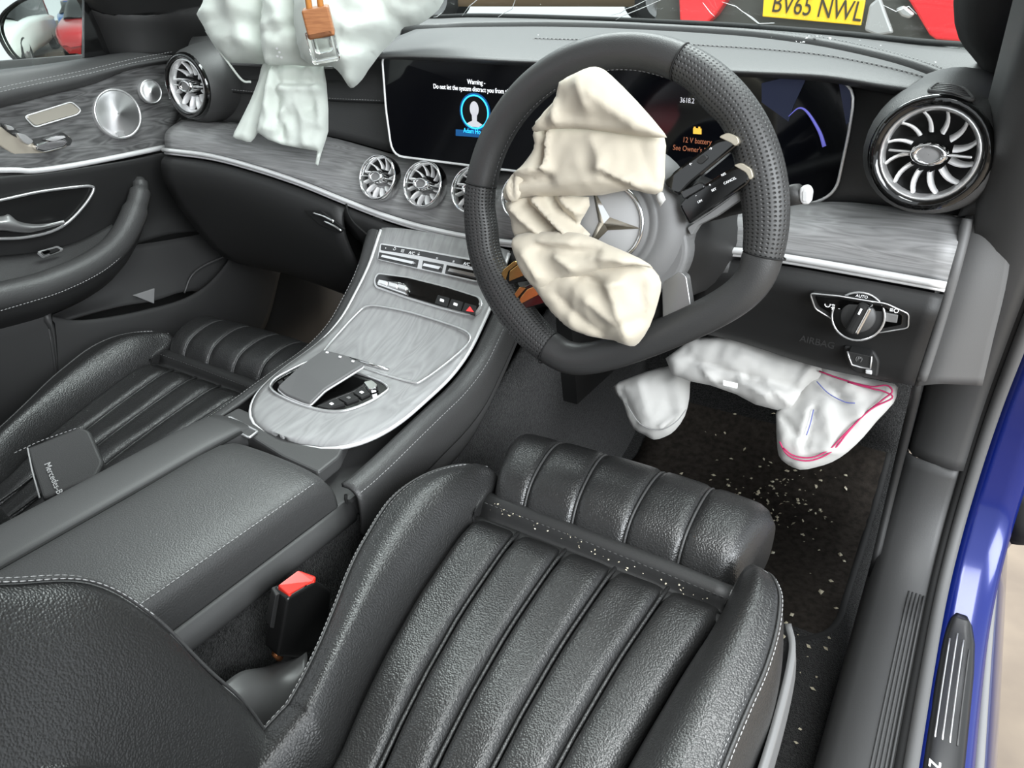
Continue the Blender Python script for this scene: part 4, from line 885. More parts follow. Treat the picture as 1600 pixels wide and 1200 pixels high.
    for xr, y0, z0 in RG:
        m = -.28-xr; row = []
        for x, f in ((-1.16, -.9), (-1.20, -.5), (-1.18, .2), (-1.12, .72), (-1.04, .98), (-1.0, 1.0), (-.94, .93), (-.84, .68), (-.74, .36), (-.66, .10), (-.62, .0), (-.56, .03), (-.3, .08), (0, .09)):
            row.append((x, f))
        row = row+[(-x, f) for x, f in row[:-1][::-1]]
        rows.append([V(bd)+Q(-.28+x*m, y0, z0)+fw*(rise*(f-1)) for x, f in row])
    sheet('backrest', rows, 4, 5, LEA, T)
    bp = cr1([V(bd)+Q(x-.004, y, z)+V((0, .002, .003)) for x, y, z in RG], 6)
    tube('backrest_seam', bp, .0016, LEA2, T, seg=6)
    for e in (.0035, -.0035): stitches('stitching', [p+V((e, 0, .001)) for p in bp[18:]], THR, T, .0055, .0041, .00055)
    return T
drv = seat('black leather driver seat with fluted cushion, nearest and largest in view', (0, 0, 0))
pas = seat('black leather passenger seat beyond the centre console', (-.788, .145, -.052), (-.03, -.06, -.02))
hc = sheet('hinge_cover', [[PX(330, 1085, -.500), PX(375, 1050, -.505), PX(420, 1040, -.505), PX(478, 1012, -.495)], [PX(350, 1110, -.480), PX(390, 1085, -.480), PX(440, 1065, -.480), PX(480, 1030, -.480)], [PX(380, 1150, -.470), PX(420, 1130, -.465), PX(455, 1100, -.465), PX(478, 1060, -.470)], [PX(380, 1200, -.475), PX(420, 1180, -.47), PX(455, 1150, -.47), PX(478, 1110, -.47)]], 5, 5, mk('cover_plastic', 76, .35), drv, solid=.006)
# ================================================================ belt buckle
BK = thing('seat_belt_buckle', 'black belt buckle with red release button beside the driver cushion', 'belt buckle', PX(432, 1030, -.515))
def pb(px, py, o=0): return PX(px, py, -.513+o)
front = [pb(428, 918, .004), pb(452, 940, .010), pb(498, 912, .012), pb(492, 985, .012), pb(432, 1024, .006), pb(414, 1005, .0)]
x0 = pb(425, 914); 
body = [pb(427, 917), pb(470, 893), pb(496, 908), pb(490, 985), pb(446, 1012), pb(412, 1008)]
slab('shell', rnd(body, .004), (.024, -.004, 0), mk('buckle_black', 20, .35, 0, ('noise', 900, .3, .0004)), BK, bevel=.003, bseg=3)
slab('side_rib', rnd([pb(424, 918, -.001), pb(434, 914, -.001), pb(426, 970, -.001), pb(415, 968, -.001)], .002), (.012, -.006, 0), PLA, BK, bevel=.0015)
rbq = [pb(432, 921, .002), pb(467, 889, .002), pb(494, 899, .002), pb(494, 905, .010), pb(456, 929, .020), pb(452, 927, .020)]
bt = PX(436, 918, -.512); up = V((0, .25, 1)).normalized()
slab('release_button', rnd([PX(434, 914, -.508), PX(466, 890, -.508), PX(494, 900, -.492), PX(492, 908, -.49), PX(460, 930, -.49), PX(452, 930, -.49)], .002), -up*.012, RED, BK, bevel=.0025, bseg=3)
slab('slot_edge', [PX(471, 921, -.4905), PX(479, 913, -.4905), PX(481, 917, -.4905), PX(473, 925, -.4905)], -up*.01, BLK, BK, bevel=.0005)
tube('stalk', cr1([pb(452, 1000, .012), pb(448, 1020, .012), V((-.50, .36, -.70))], 4), .010, PLA, BK, seg=8, rb=.006)
tube('rivet', [pb(430, 1020, .012), pb(437, 1028, .012)], .004, mk('brass', (170, 110, 70), .4, .8), BK, seg=8)
# ================================================================ document wallet on the passenger seat
FW = thing('document_wallet', 'dark grey document wallet with silver lettering lying on the passenger seat', 'wallet', PZ(100, 760, -.60))
wo = V((-1.0, .52, -.585)); wn = V((.35, -.30, .9)).normalized()
wpn = lambda px, py, o=0.: PN(px, py, wo+wn*o, wn)
slab('cover', rnd([wpn(*q) for q in ((40, 700), (125, 666), (140, 672), (162, 722), (150, 745), (66, 780))], .006), -wn*.022, mk('wallet_grey', 60, .5, 0, ('pebble', 900, .3, .0005)), FW, bevel=.006, bseg=3)
tube('seam', [wpn(43, 700, .0015), wpn(50, 735, .0015), wpn(62, 778, .0015)], .0012, THR, FW, seg=5)
stitches('stitching', [wpn(22, 708, .001), wpn(60, 690, .002), wpn(128, 666, .002)], THR, FW, .006, .004, .0006)
text('lettering', 'Mercedes-Benz', wpn(69, 725, .002), (wpn(88, 770)-wpn(69, 725)), (wpn(92, 722)-wpn(80, 727)), .0115, mk('silver_print', 190, .4), FW, 'LEFT', .0003)
# ================================================================ passenger door
PD = thing('door_1', 'closed passenger door with grey wood panel, speakers and armrest', 'car door', (-1.42, .8, -.85), kind='structure')
def X4(L, x):
    L = list(L)
    if L[0][0] == -60: L[0] = (-260, L[0][1]+(L[0][1]-L[1][1])*200/(L[1][0]+60))   # the door runs on behind the frame
    return [PX(a, b, x) for a, b in L]
T0 = [(-60, 118), (0, 110), (60, 103), (130, 93), (210, 80), (300, 66)]
T1 = [(-60, 128), (0, 119), (60, 110), (130, 100), (210, 88), (295, 76)]
T2 = [(-60, 165), (0, 150), (60, 138), (130, 122), (205, 103), (280, 90)]
T3 = [(-60, 182), (0, 168), (70, 150), (145, 131), (205, 108), (268, 98)]
sheet('top_rail', [[p+V((-.03, 0, -.002)) for p in X4(T0, -1.42)], X4(T0, -1.40), X4(T1, -1.375), X4(T2, -1.355), X4(T3, -1.368), [p+V((-.02, 0, -.004)) for p in X4(T3, -1.368)]], 5, 4, DASH, PD, solid=.006)
rs = cr1([p+V((.0035, 0, .0)) for p in X4([(-40, 154), (0, 143), (60, 130), (130, 116), (210, 97), (270, 86)], -1.355)], 6)
for e in (0, .006): stitches('stitching', [p+V((0, 0, e)) for p in rs], THR, PD, .0065, .0045, .0005)
W0 = T3; W1 = [(-60, 225), (0, 212), (70, 200), (145, 185), (205, 168), (283, 150)]; W2 = [(-60, 262), (0, 261), (70, 262), (145, 250), (205, 238), (258, 228)]
wf0 = [p+V((-.004, 0, 0)) for p in X4(W0, -1.372)]
sheet('wood_panel', [wf0, X4(W1, -1.382), X4(W2, -1.372)], 5, 6, WOODD, PD, solid=.006)
tube('silver_strip', cr1(X4([(-60, 268), (0, 266), (50, 267), (100, 261), (150, 252), (205, 241), (257, 230)], -1.366), 6), .0048, SIL, PD, seg=8)
tube('joint_gap', cr1(X4([(258, 236), (262, 222), (270, 205), (285, 188)], -1.372), 5), .006, BLK, PD, seg=8)
# speakers: big and small brushed discs
BRU = mk('brushed_steel', 200, .34, .9); BRU.node_tree.nodes['Principled BSDF'].inputs['Anisotropic'].default_value = .85
_t = BRU.node_tree.nodes.new('ShaderNodeTangent'); _t.direction_type = 'RADIAL'; _t.axis = 'X'; BRU.node_tree.links.new(_t.outputs[0], BRU.node_tree.nodes['Principled BSDF'].inputs['Tangent'])
def speaker(name, c, R, par=PD):
    o = sub(name, par); n = V((1, -.12, .12)); c = V(c)
    lathe('rim', [(R*.93, .004), (R*.98, .0065), (R*1.03, .004), (R*1.04, -.004)], c, n, CHR, o, 40)
    lathe('grille', [(.0005, .0066), (R*.1, .0066), (R*.12, .006), (R*.8, .0052), (R*.95, .004)], c, n, BRU, o, 40)
    return o
s1 = speaker('door_speaker', PX(183, 178, -1.370), .042); s2 = speaker('tweeter', PX(234, 143, -1.367), .0205)
slab('speaker_badge', rnd(X4([(180, 206), (202, 203), (199, 212), (185, 214)], -1.361), .003), (-.003, 0, 0), CHR, s1, bevel=.001)
# memory seat key plate
k = sub('memory_switch', PD)
slab('plate', rnd(X4([(40, 182), (112, 160), (126, 172), (120, 178), (55, 197)], -1.370), .006, 4), (-.008, 0, 0), mk('champagne', (190, 184, 172), .35, .5), k, bevel=.002)
tube('plate_edge', rnd(X4([(38, 182), (112, 159), (127, 172), (121, 179), (54, 199)], -1.3695), .006, 4), .0012, SIL, k, seg=6, closed=True)
# seat adjuster cluster
k = sub('seat_adjuster', PD); CHP = mk('champagne_matt', (182, 174, 160), .4, .4)
slab('plate', rnd(X4([(-30, 190), (0, 196), (20, 212), (45, 222), (80, 212), (112, 212), (108, 228), (80, 238), (45, 247), (25, 244), (0, 228), (-30, 205)], -1.3705), .008, 4), (-.008, 0, 0), CHP, k, bevel=.002)
slab('recess', rnd(X4([(0, 192), (14, 194), (45, 218), (75, 213), (98, 206), (114, 218), (110, 228), (88, 225), (60, 226), (35, 220), (10, 204)], -1.369), .005), (-.004, 0, 0), mk('recess_brown', 50, .4), k, bevel=.001)
slab('headrest_key', rnd(X4([(8, 194), (20, 198), (24, 203), (14, 204)], -1.364), .003), (-.008, 0, 0), CHR, k, bevel=.002)
slab('back_key', rnd(X4([(25, 207), (40, 210), (54, 221), (46, 227), (34, 220)], -1.362), .005), (-.01, 0, 0), CHR, k, bevel=.003, bseg=3)
slab('cushion_key', rnd(X4([(56, 226), (72, 220), (100, 216), (108, 222), (102, 230), (70, 238), (57, 234)], -1.358), .006), (-.012, 0, 0), CHM, k, bevel=.004, bseg=3)
slab('cushion_key', rnd(X4([(70, 219), (84, 212), (100, 211), (104, 215), (84, 222)], -1.355), .004), (-.012, 0, 0), CHM, k, bevel=.003, bseg=3)
# dark leather middle, running down to the armrest
M0 = [(-60, 272), (0, 272), (60, 271), (130, 262), (200, 250), (258, 238), (300, 236)]
M1 = [(-60, 300), (0, 290), (60, 283), (130, 272), (200, 260), (262, 250), (310, 250)]
M2 = [(-60, 400), (0, 395), (60, 390), (130, 372), (200, 345), (270, 330), (320, 330)]
M3 = [(-60, 470), (0, 458), (60, 440), (130, 405), (200, 385), (270, 365), (340, 360)]
sheet('leather_panel', [X4(M0, -1.372), X4(M1, -1.364), X4(M2, -1.40), X4(M3, -1.39)], 5, 5, PLA, PD, solid=.006)
# armrest sweeping down from the strip
A = [(218, 280, -1.375), (219, 300, -1.362), (205, 345, -1.345), (180, 385, -1.33), (140, 415, -1.32), (85, 440, -1.312), (20, 459, -1.31), (-260, 520, -1.31)]
ap = [PX(*q) for q in A]
tube('armrest', cr1(ap, 6), [.010]*2+[.014]*4+[.019]*4+[.023]*33, LEA2, PD, seg=14)
ash = [PX(*q) for q in ((232, 300, -1.352), (222, 345, -1.330), (200, 388, -1.312), (165, 421, -1.300), (110, 450, -1.291), (40, 474, -1.288), (-260, 560, -1.288))]
stitches('stitching', cr1(ash, 6), THR, PD, .006, .0042, .0006)
sheet('armrest_top', [[PX(-260, 422, -1.385), PX(0, 400, -1.385), PX(60, 393, -1.385), PX(120, 378, -1.385), PX(175, 350, -1.38)], [PX(-260, 467, -1.345), PX(0, 432, -1.345), PX(60, 420, -1.345), PX(120, 402, -1.345), PX(180, 370, -1.35)], [PX(-260, 495, -1.32), PX(0, 452, -1.32), PX(70, 434, -1.32), PX(130, 412, -1.325), PX(188, 378, -1.335)]], 5, 4, LEA2, PD, solid=.005)
sheet('armrest_skirt', [[p+V((.012, 0, -.012)) for p in ap], [p+V((.002, 0, -.035)) for p in ap], [p+V((-.03, 0, -.06)) for p in ap]], 5, 4, PLA, PD, solid=.005)
# pull handle in its chrome framed bowl
k = sub('pull_handle', PD)
hb = [(-61, 325), (0, 313), (60, 300), (120, 292), (142, 291), (146, 297), (134, 318), (108, 346), (80, 362), (40, 371), (0, 373), (-61, 372)]
slab('bowl', rnd(X4(hb, -1.370), .006, 3), (-.004, 0, 0), mk('bowl_brown', 24, .3), k, bevel=.001)
tube('chrome_frame', cr1(X4(hb, -1.366), 4, True), .0026, CHR, k, seg=6, closed=True)
sheet('lever', [X4([(-61, 345), (0, 338), (14, 335), (30, 346), (60, 350), (100, 345)], -1.360), X4([(-61, 355), (0, 350), (22, 352), (45, 356), (70, 354), (101, 347)], -1.348), X4([(-61, 366), (0, 361), (22, 363), (45, 364), (72, 358), (102, 349)], -1.362)], 5, 5, mk('lever_grey', 150, .3, .6), k, solid=.004)
# window switch on the armrest
k = sub('window_switch', PD)
wsq = [(58, 393), (90, 384), (100, 389), (68, 401)]
slab('plate', rnd([PX(a, b, -1.352) for a, b in wsq], .003), (-.004, 0, -.004), CHR, k, bevel=.001)
slab('rocker', rnd([PX(a, b, -1.348) for a, b in ((74, 391), (89, 387), (95, 390), (80, 396))], .002), (-.004, 0, -.003), BLK, k, bevel=.001)
slab('rocker_cap', rnd([PX(a, b, -1.346) for a, b in ((64, 393), (76, 390), (80, 394), (69, 398))], .002), (-.004, 0, -.003), CHM, k, bevel=.001)
PLD = mk('door_plastic', 50, .55, 0, ('noise', 900, .3, .0004))
# lower panel with map pocket
sheet('lower_panel', [[PX(-260, 550, -1.40), PX(60, 470, -1.40), PX(190, 392, -1.40), PX(260, 376, -1.40), PX(370, 358, -1.40), PX(400, 358, -1.42)], [PX(-260, 607, -1.39), PX(60, 500, -1.39), PX(180, 450, -1.39), PX(260, 430, -1.39), PX(345, 420, -1.39), PX(390, 420, -1.42)], [PX(-260, 640, -1.36), PX(60, 512, -1.36), PX(180, 480, -1.37), PX(240, 470, -1.37), PX(300, 455, -1.38), PX(380, 470, -1.42)]], 5, 5, PLD, PD, solid=.006)
sheet('map_pocket', [[PX(-260, 567, -1.345), PX(60, 492, -1.345), PX(75, 494, -1.345), PX(130, 500, -1.345), PX(220, 485, -1.345), PX(300, 460, -1.35), PX(350, 415, -1.365), PX(378, 362, -1.39)], [PX(-260, 585, -1.33), PX(60, 500, -1.33), PX(75, 502, -1.33), PX(130, 508, -1.33), PX(222, 493, -1.33), PX(306, 466, -1.335), PX(356, 420, -1.355), PX(384, 364, -1.385)], [PX(-260, 707, -1.34), PX(60, 600, -1.34), PX(90, 595, -1.34), PX(150, 580, -1.34), PX(240, 550, -1.34), PX(330, 520, -1.35), PX(390, 470, -1.37), PX(420, 400, -1.40)], [PX(-260, 770, -1.38), PX(60, 690, -1.38), PX(90, 680, -1.38), PX(150, 660, -1.38), PX(240, 620, -1.38), PX(340, 580, -1.39), PX(410, 520, -1.40), PX(440, 420, -1.42)]], 5, 5, PLD, PD, solid=.006)
tube('pocket_elastic', cr1(X4([(288, 458), (300, 430), (325, 412), (360, 398)], -1.375), 5), .002, PLM, PD, seg=6)
slab('pocket_tab', X4([(206, 461), (240, 450), (239, 474)], -1.372), (.004, 0, 0), PLG, PD)
# ================================================================ door mirror outside the passenger window
MR = thing('door_mirror', 'passenger door mirror in dark housing outside the side window', 'mirror', PX(70, 98, -1.66))
mo = [(-4, 45), (4, 22), (30, 2), (70, -12), (128, -14), (130, 40), (128, 92), (122, 96), (80, 99), (40, 101), (18, 88), (4, 66)]
mn = V((.38, -.925, -.02)).normalized(); mc = PX(70, 45, -1.66)
mq = lambda px, py, o=0.: PN(px, py, mc+mn*o, mn)
slab('housing', rnd([mc+(mq(*q, -.012)-mc)*1.09 for q in mo], .02, 4), -mn*.07, mk('housing_dark', 24, .3, 0, None, .3), MR, bevel=.012, bseg=3)
mring = rnd([mq(*q) for q in mo], .02, 4); mrows = []
for kk in range(1, 11): mrows.append([mc+(p-mc)*(kk/10)-mn*(((p-mc).length*kk/10)**2/2.2) for p in mring])
vs, fs = gridvf(mrows, True); vs = vs+[mc]; fs = fs+[(i, (i+1) % len(mring), len(vs)-1) for i in range(len(mring))]
mesh('mirror_glass', vs, fs, mk('mirror_silver', (225, 232, 228), .02, 1.), MR)
tube('mirror_rim', rnd([mc+(mq(*q, .001)-mc)*1.02 for q in mo], .02, 4), .003, BLK, MR, seg=6, closed=True)
# ================================================================ passenger airbag, collapsed over the dash
PA = thing('passenger_airbag', 'white fabric airbag burst from the passenger dashboard and draped over it', 'airbag', PY(450, 130, .96))
an = V((.45, -.85, .25)).normalized()
def pa(o, L): return [PN(x, y, o, an) for x, y in L]
def pfd(o, a, b, dep, wd): return (PN(*a, o, an), PN(*b, o, an), dep, wd)
o1 = V((-1.0, .985, -.06))
pillow('left_lobe', pa(o1, [(312, 26), (322, 10), (330, -40), (350, -110), (420, -130), (450, -60), (450, 30), (432, 90), (418, 100), (390, 99), (360, 98), (352, 90), (340, 76), (322, 48)]), an, .075, BAGW, PA, .09, .0065,
       [pfd(o1, (320, 44), (410, 42), -.012, .010), pfd(o1, (322, 50), (412, 36), .008, .008), pfd(o1, (335, 70), (400, 75), .010, .010), pfd(o1, (380, 75), (350, 95), -.010, .008), pfd(o1, (400, 80), (372, 96), .008, .006), pfd(o1, (340, 0), (350, -50), -.012, .014), pfd(o1, (385, -40), (392, 30), .010, .014)], .010, 14, .5, 2, seed=1.3, ridge=.006)
tube('lobe_seam', cr1([PN(*q, o1+an*.006, an) for q in ((322, 48), (340, 76), (356, 97), (378, 125), (392, 128))], 5), .0018, BAGW, PA, seg=6)
o2 = V((-.80, .985, -.06))
pillow('right_lobe', pa(o2, [(470, -110), (560, -140), (690, -110), (705, -40), (692, 4), (678, 22), (655, 38), (632, 42), (624, 52), (610, 68), (596, 82), (584, 98), (575, 110), (566, 124), (552, 137), (544, 134), (534, 118), (520, 104), (500, 100), (470, 90), (462, 0)]), an, .075, BAGW, PA, .08, .0065,
       [pfd(o2, (608, 20), (620, 40), -.016, .008), pfd(o2, (612, 24), (650, 34), .012, .010), pfd(o2, (560, 60), (625, 45), .010, .010), pfd(o2, (560, 80), (600, 75), -.012, .009), pfd(o2, (540, 100), (575, 95), .010, .008), pfd(o2, (535, 115), (560, 118), -.008, .006), pfd(o2, (570, -20), (690, -10), .010, .018), pfd(o2, (600, 0), (640, -30), -.012, .014), pfd(o2, (555, 20), (545, 70), -.010, .010), pfd(o2, (640, 20), (680, 5), -.010, .010)], .012, 14, .5, 2, seed=6.6, ridge=.007)
o3 = V((-.93, .95, -.07))
pillow('centre_panel', pa(o3, [(408, -120), (500, -130), (545, -60), (540, 20), (535, 70), (528, 98), (500, 104), (460, 102), (430, 102), (414, 98), (408, 50), (412, -20)]), an, .035, BAGW, PA, .05, .006,
       [pfd(o3, (410, 46), (450, 42), .008, .007), pfd(o3, (412, 54), (480, 48), -.006, .007), pfd(o3, (470, 60), (520, 80), .007, .010), pfd(o3, (440, -10), (445, 40), .006, .012), pfd(o3, (415, 90), (520, 92), -.006, .008), pfd(o3, (470, 30), (480, 85), -.005, .012)], .006, 18, .4, 2, seed=2.2, ridge=.006)
o4 = V((-.99, .955, -.18))
pillow('strap', pa(o4, [(412, 96), (432, 98), (436, 125), (420, 170), (404, 205), (392, 222), (378, 219), (364, 214), (372, 196), (390, 160), (404, 125)]), an, .006, BAGW, PA, .012, .005, [pfd(o4, (424, 105), (385, 212), .004, .006)], .002, 25, .4, 2, seed=9)
o5 = V((-.94, .945, -.18))
pillow('hanging_flap', pa(o5, [(430, 96), (470, 98), (505, 100), (510, 130), (513, 170), (513, 205), (508, 222), (502, 240), (497, 259), (493, 256), (496, 236), (470, 232), (440, 226), (418, 218), (401, 206), (406, 180), (414, 140), (420, 110)]), an, .012, BAGW, PA, .02, .0045,
       [pfd(o5, (438, 128), (500, 130), -.012, .006), pfd(o5, (440, 140), (500, 142), .010, .007), pfd(o5, (432, 110), (438, 200), -.010, .005), pfd(o5, (424, 120), (418, 200), .007, .008), pfd(o5, (445, 175), (430, 205), .010, .006), pfd(o5, (452, 178), (440, 212), -.009, .005), pfd(o5, (490, 105), (505, 200), .006, .006), pfd(o5, (470, 160), (480, 225), .005, .009), pfd(o5, (500, 150), (485, 170), -.005, .006)], .005, 22, .4, 1, seed=4.4, ridge=.006)
slab('cover_flap', [PY(*q) for q in ((360, 97, .985), (440, 101, .975), (520, 104, .975), (520, 108, .975), (440, 106, .975), (362, 102, .985))], (0, .03, .002), mk('cover_grey', 120, .6), PA, bevel=.001)
for i, q in enumerate(((433, 76), (437, 82), (434, 88), (440, 90))):
    slab('printed_mark', [PN(q[0]+a, q[1]+b, o3+an*.038, an) for a, b in ((-2, -2), (2, -1), (1, 2), (-2, 1))], an*.0005, mk('faint_ink', 170, .7), PA, bevel=0)
# ================================================================ knee airbag under the column
KA = thing('knee_airbag', 'white fabric knee airbag with pink seams hanging below the driver dashboard', 'airbag', PY(1180, 660, .98))
kn_ = V((.05, -.86, .5)).normalized()
def ka(o, L): return [PN(x, y, o, kn_) for x, y in L]
def kfd(o, a, b, dep, wd): return (PN(*a, o, kn_), PN(*b, o, kn_), dep, wd)
k1 = V((-.24, .985, -.46))
pillow('centre_panel', ka(k1, [(1080, 530), (1150, 522), (1215, 545), (1284, 566), (1290, 585), (1262, 606), (1250, 622), (1240, 640), (1215, 641), (1180, 632), (1150, 616), (1110, 602), (1080, 596), (1050, 585), (1040, 560)]), kn_, .018, BAGK, KA, .03, .005,
       [kfd(k1, (1085, 565), (1170, 592), -.008, .005), kfd(k1, (1170, 592), (1245, 608), -.010, .005), kfd(k1, (1100, 575), (1120, 600), .007, .005), kfd(k1, (1160, 594), (1200, 620), .008, .006), kfd(k1, (1200, 600), (1235, 632), .008, .006), kfd(k1, (1245, 608), (1270, 575), .006, .005), kfd(k1, (1120, 590), (1150, 600), -.006, .004)], .004, 24, .4, 1, seed=11, ridge=.002)
k2 = V((-.37, 1.0, -.55))
pillow('left_lobe', ka(k2, [(958, 604), (985, 590), (1030, 575), (1080, 570), (1078, 600), (1077, 622), (1070, 650), (1055, 672), (1040, 682), (1022, 687), (1008, 680), (990, 670), (980, 650), (973, 628)]), kn_, .022, BAGK, KA, .035, .005,
       [kfd(k2, (975, 615), (1000, 662), -.006, .006), kfd(k2, (1000, 664), (1040, 668), .006, .004), kfd(k2, (1040, 668), (1072, 642), .006, .004), kfd(k2, (1005, 600), (1020, 650), .006, .012), kfd(k2, (1040, 590), (1050, 640), -.004, .012)], .004, 24, .4, 2, seed=13, ridge=.002)
k3 = V((-.10, .975, -.50))
pillow('right_lobe', ka(k3, [(1278, 570), (1310, 574), (1350, 590), (1398, 600), (1402, 612), (1396, 630), (1370, 658), (1350, 682), (1325, 706), (1300, 722), (1275, 730), (1250, 734), (1228, 724), (1217, 712), (1214, 690), (1213, 660), (1216, 636), (1250, 610)]), kn_, .016, BAGK, KA, .025, .0048,
       [kfd(k3, (1275, 588), (1310, 620), -.007, .005), kfd(k3, (1310, 620), (1340, 630), -.006, .005), kfd(k3, (1272, 640), (1258, 700), -.008, .004), kfd(k3, (1266, 640), (1250, 690), .007, .006), kfd(k3, (1250, 700), (1310, 705), .007, .006), kfd(k3, (1225, 655), (1258, 695), -.006, .006), kfd(k3, (1330, 600), (1345, 650), .005, .012), kfd(k3, (1290, 640), (1300, 690), .006, .014)], .005, 22, .4, 2, seed=15, ridge=.0025)
def seam(name, pts, mat, o, off=.020, r=.0011):
    tube(name, cr1([PN(x, y, o+kn_*off, kn_) for x, y in pts], 5), r, mat, KA, seg=5)
seam('pink_seam', [(1280, 580), (1320, 594), (1360, 604), (1385, 602), (1394, 612), (1380, 624), (1350, 648), (1325, 675), (1300, 705), (1270, 719), (1245, 718), (1228, 708), (1218, 690)], THRP, k3)
seam('pink_seam', [(1325, 597), (1362, 607), (1382, 612), (1394, 622), (1360, 640), (1320, 678), (1296, 702), (1268, 715), (1240, 712), (1224, 700)], THRP, k3, .021)
seam('blue_thread', [(1276, 596), (1295, 615), (1320, 628), (1336, 630)], THRB, k3, .022, .0007)
seam('blue_thread', [(1271, 640), (1266, 662), (1260, 680)], THRB, k3, .022, .0007)
seam('grey_seam', [(978, 630), (1000, 662), (1030, 672), (1055, 660), (1072, 640)], mk('thread_ash', 150, .7), k2, .023, .0008)
tg = [PN(x, y, k1+kn_*.0235, kn_) for x, y in ((1130, 594), (1153, 599), (1152, 607), (1130, 602))]
slab('paper_tag', tg, kn_*.0006, WHI, KA, bevel=0); text('tag_print', 'ww', tg[3]+kn_*.0012+V((.002, 0, .002)), tg[1]-tg[0], tg[0]-tg[3], .006, GRYP, KA, 'LEFT', .0001) if False else None
# ================================================================ hanging scent bottle
pc = PX(503, 68, -.70); SB_ = thing('scent_bottle', 'small glass scent bottle with copper wood cap hanging before the white airbag', 'scent bottle', pc+V((0, 0, -.03)))
tilt = Matrix.Rotation(radians(40), 3, 'Z') @ Matrix.Rotation(radians(-9), 3, 'Y') @ Matrix.Rotation(radians(4), 3, 'X')
cu = PX(498, 34, -.70); gu = PX(505, 70, -.70)
mesh('cap', *boxvf(cu, (.0305, .030, .031), tilt), COP, SB_, smooth=False, bevel=.002)
mesh('bottle', *boxvf(gu, (.0325, .032, .036), tilt), GLS, SB_, smooth=False, bevel=.003, bseg=3)
mesh('cavity', *boxvf(gu+V((0, 0, .003)), (.021, .021, .022), tilt), mk('scent_liquid', (225, 228, 225), .05, 0, None, trans=1.), SB_, smooth=False, bevel=.004, bseg=3)
lathe('collar', [(.0075, .004), (.008, -.004)], cu*.48+gu*.52, V((0, 0, 1)), SIL, SB_, 16)
CORD = mk('cord_tan', (210, 148, 80), .5)
for dx in (-.0065, .0065):
    b0 = cu+tilt @ V((dx, 0, .015)); tube('cord', [b0, b0+V((-.003, 0, .05)), b0+V((-.006, .0, .30))], .0036, CORD, SB_, seg=8)
# ================================================================ floor mat, broken glass
mp = [V((-.47, 1.50, -.865)), V((-.05, 1.50, -.865)), V((-.035, 1.20, -.918)), V((-.03, 1.08, -.918)), V((-.055, 1.035, -.916)), V((-.12, 1.02, -.915)), V((-.47, 1.0, -.915))]
def zf(y): return lerp(y, [(-.7, -.90), (.2, -.92), (.9, -.925), (1.2, -.93), (1.38, -.92), (1.5, -.86), (1.58, -.75)])
MT = thing('floor_mat', 'dark carpet floor mat with raised border in the driver footwell', 'floor mat', (-.25, 1.2, -.92))
ysm = [.99+.0475*i for i in range(12)]
rows = []
for y in ysm:
    r = -.035-.0*y; l = -.50
    if y < 1.08: r -= .06*((1.08-y)/.09)**2
    if y < 1.10: l += .0
    rows.append([V((l+(r-l)*i/10, y, zf(y)+.012)) for i in range(11)])
vs, fs = gridvf(rows); mesh('pile', vs, fs, MATC, MT, solid=.008)
bd = [r[-1] for r in rows[::-1]]+rows[0][::-1]
tube('border', [p+V((0, 0, .002)) for p in cr1(bd, 3)], .008, mk('border_black', 30, .8), MT, seg=8)
def crumb(c, s):
    m = Matrix.Rotation(random.uniform(0, 6), 3, 'Z') @ Matrix.Rotation(random.uniform(0, 1), 3, 'X'); vs = [c+m @ V((x*s*random.uniform(.6, 1.2), y*s*random.uniform(.6, 1.2), z*s*.6)) for x, y, z in ((-1, -1, 0), (1, -1, 0), (1, 1, 0), (-1, 1, 0), (0, 0, 1))]
    return vs, [(0, 1, 4), (1, 2, 4), (2, 3, 4), (3, 0, 4), (3, 2, 1, 0)]
GC = mk('glass_crumb', (214, 205, 180), .25, 0, None, .4)
pts = []
for i in range(230):
    if i < 140: px, py = random.gauss(1215, 55), random.gauss(782, 30)
    else: px, py = random.uniform(1060, 1320), random.uniform(680, 1180)
    y0 = PZ(px, py, -.905); pts.append((V((min(-.04, y0.x), y0.y, zf(y0.y)+.0225)), random.choice((.0014, .002, .0026, .0036))))
vs, fs = merge([crumb(p, s) for p, s in pts]); tag(mesh('broken_glass', vs, fs, GC, smooth=False), 'pale crumbs of broken glass scattered over the driver floor mat', 'glass crumbs', kind='stuff')
pts = []
for i in range(45):
    t = random.random()**1.6; px = 770+340*t+random.uniform(-6, 6); py = 792+150*t+random.uniform(-5, 8); p = PZ(px, py, zi(.635)-.002); pts.append((p+V((0, 0, .002)), random.choice((.0004, .0006, .001))))
vs, fs = merge([crumb(p, s) for p, s in pts]); tag(mesh('seat_debris', vs, fs, GC, smooth=False), 'tiny pale glass crumbs in the gap of the driver cushion', 'glass crumbs', kind='stuff')
pts = []
for i in range(34):
    x = random.gauss(-.3, .28); x = max(-.62, min(-.06, x)); y = random.uniform(1.0, 1.16); pts.append((V((x, y, -.098+(y-.97)*.15+.004)), random.choice((.0006, .0008, .0012))))
for i in range(14): pts.append((PY(random.uniform(1225, 1300), random.uniform(58, 72), 1.14)+V((0, 0, .002)), random.choice((.001, .0016))))
vs, fs = merge([crumb(p, s) for p, s in pts]); tag(mesh('dash_debris', vs, fs, mk('white_crumb', 225, .5), smooth=False), 'tiny white splinters sprinkled on the dashboard top', 'splinters', kind='stuff')
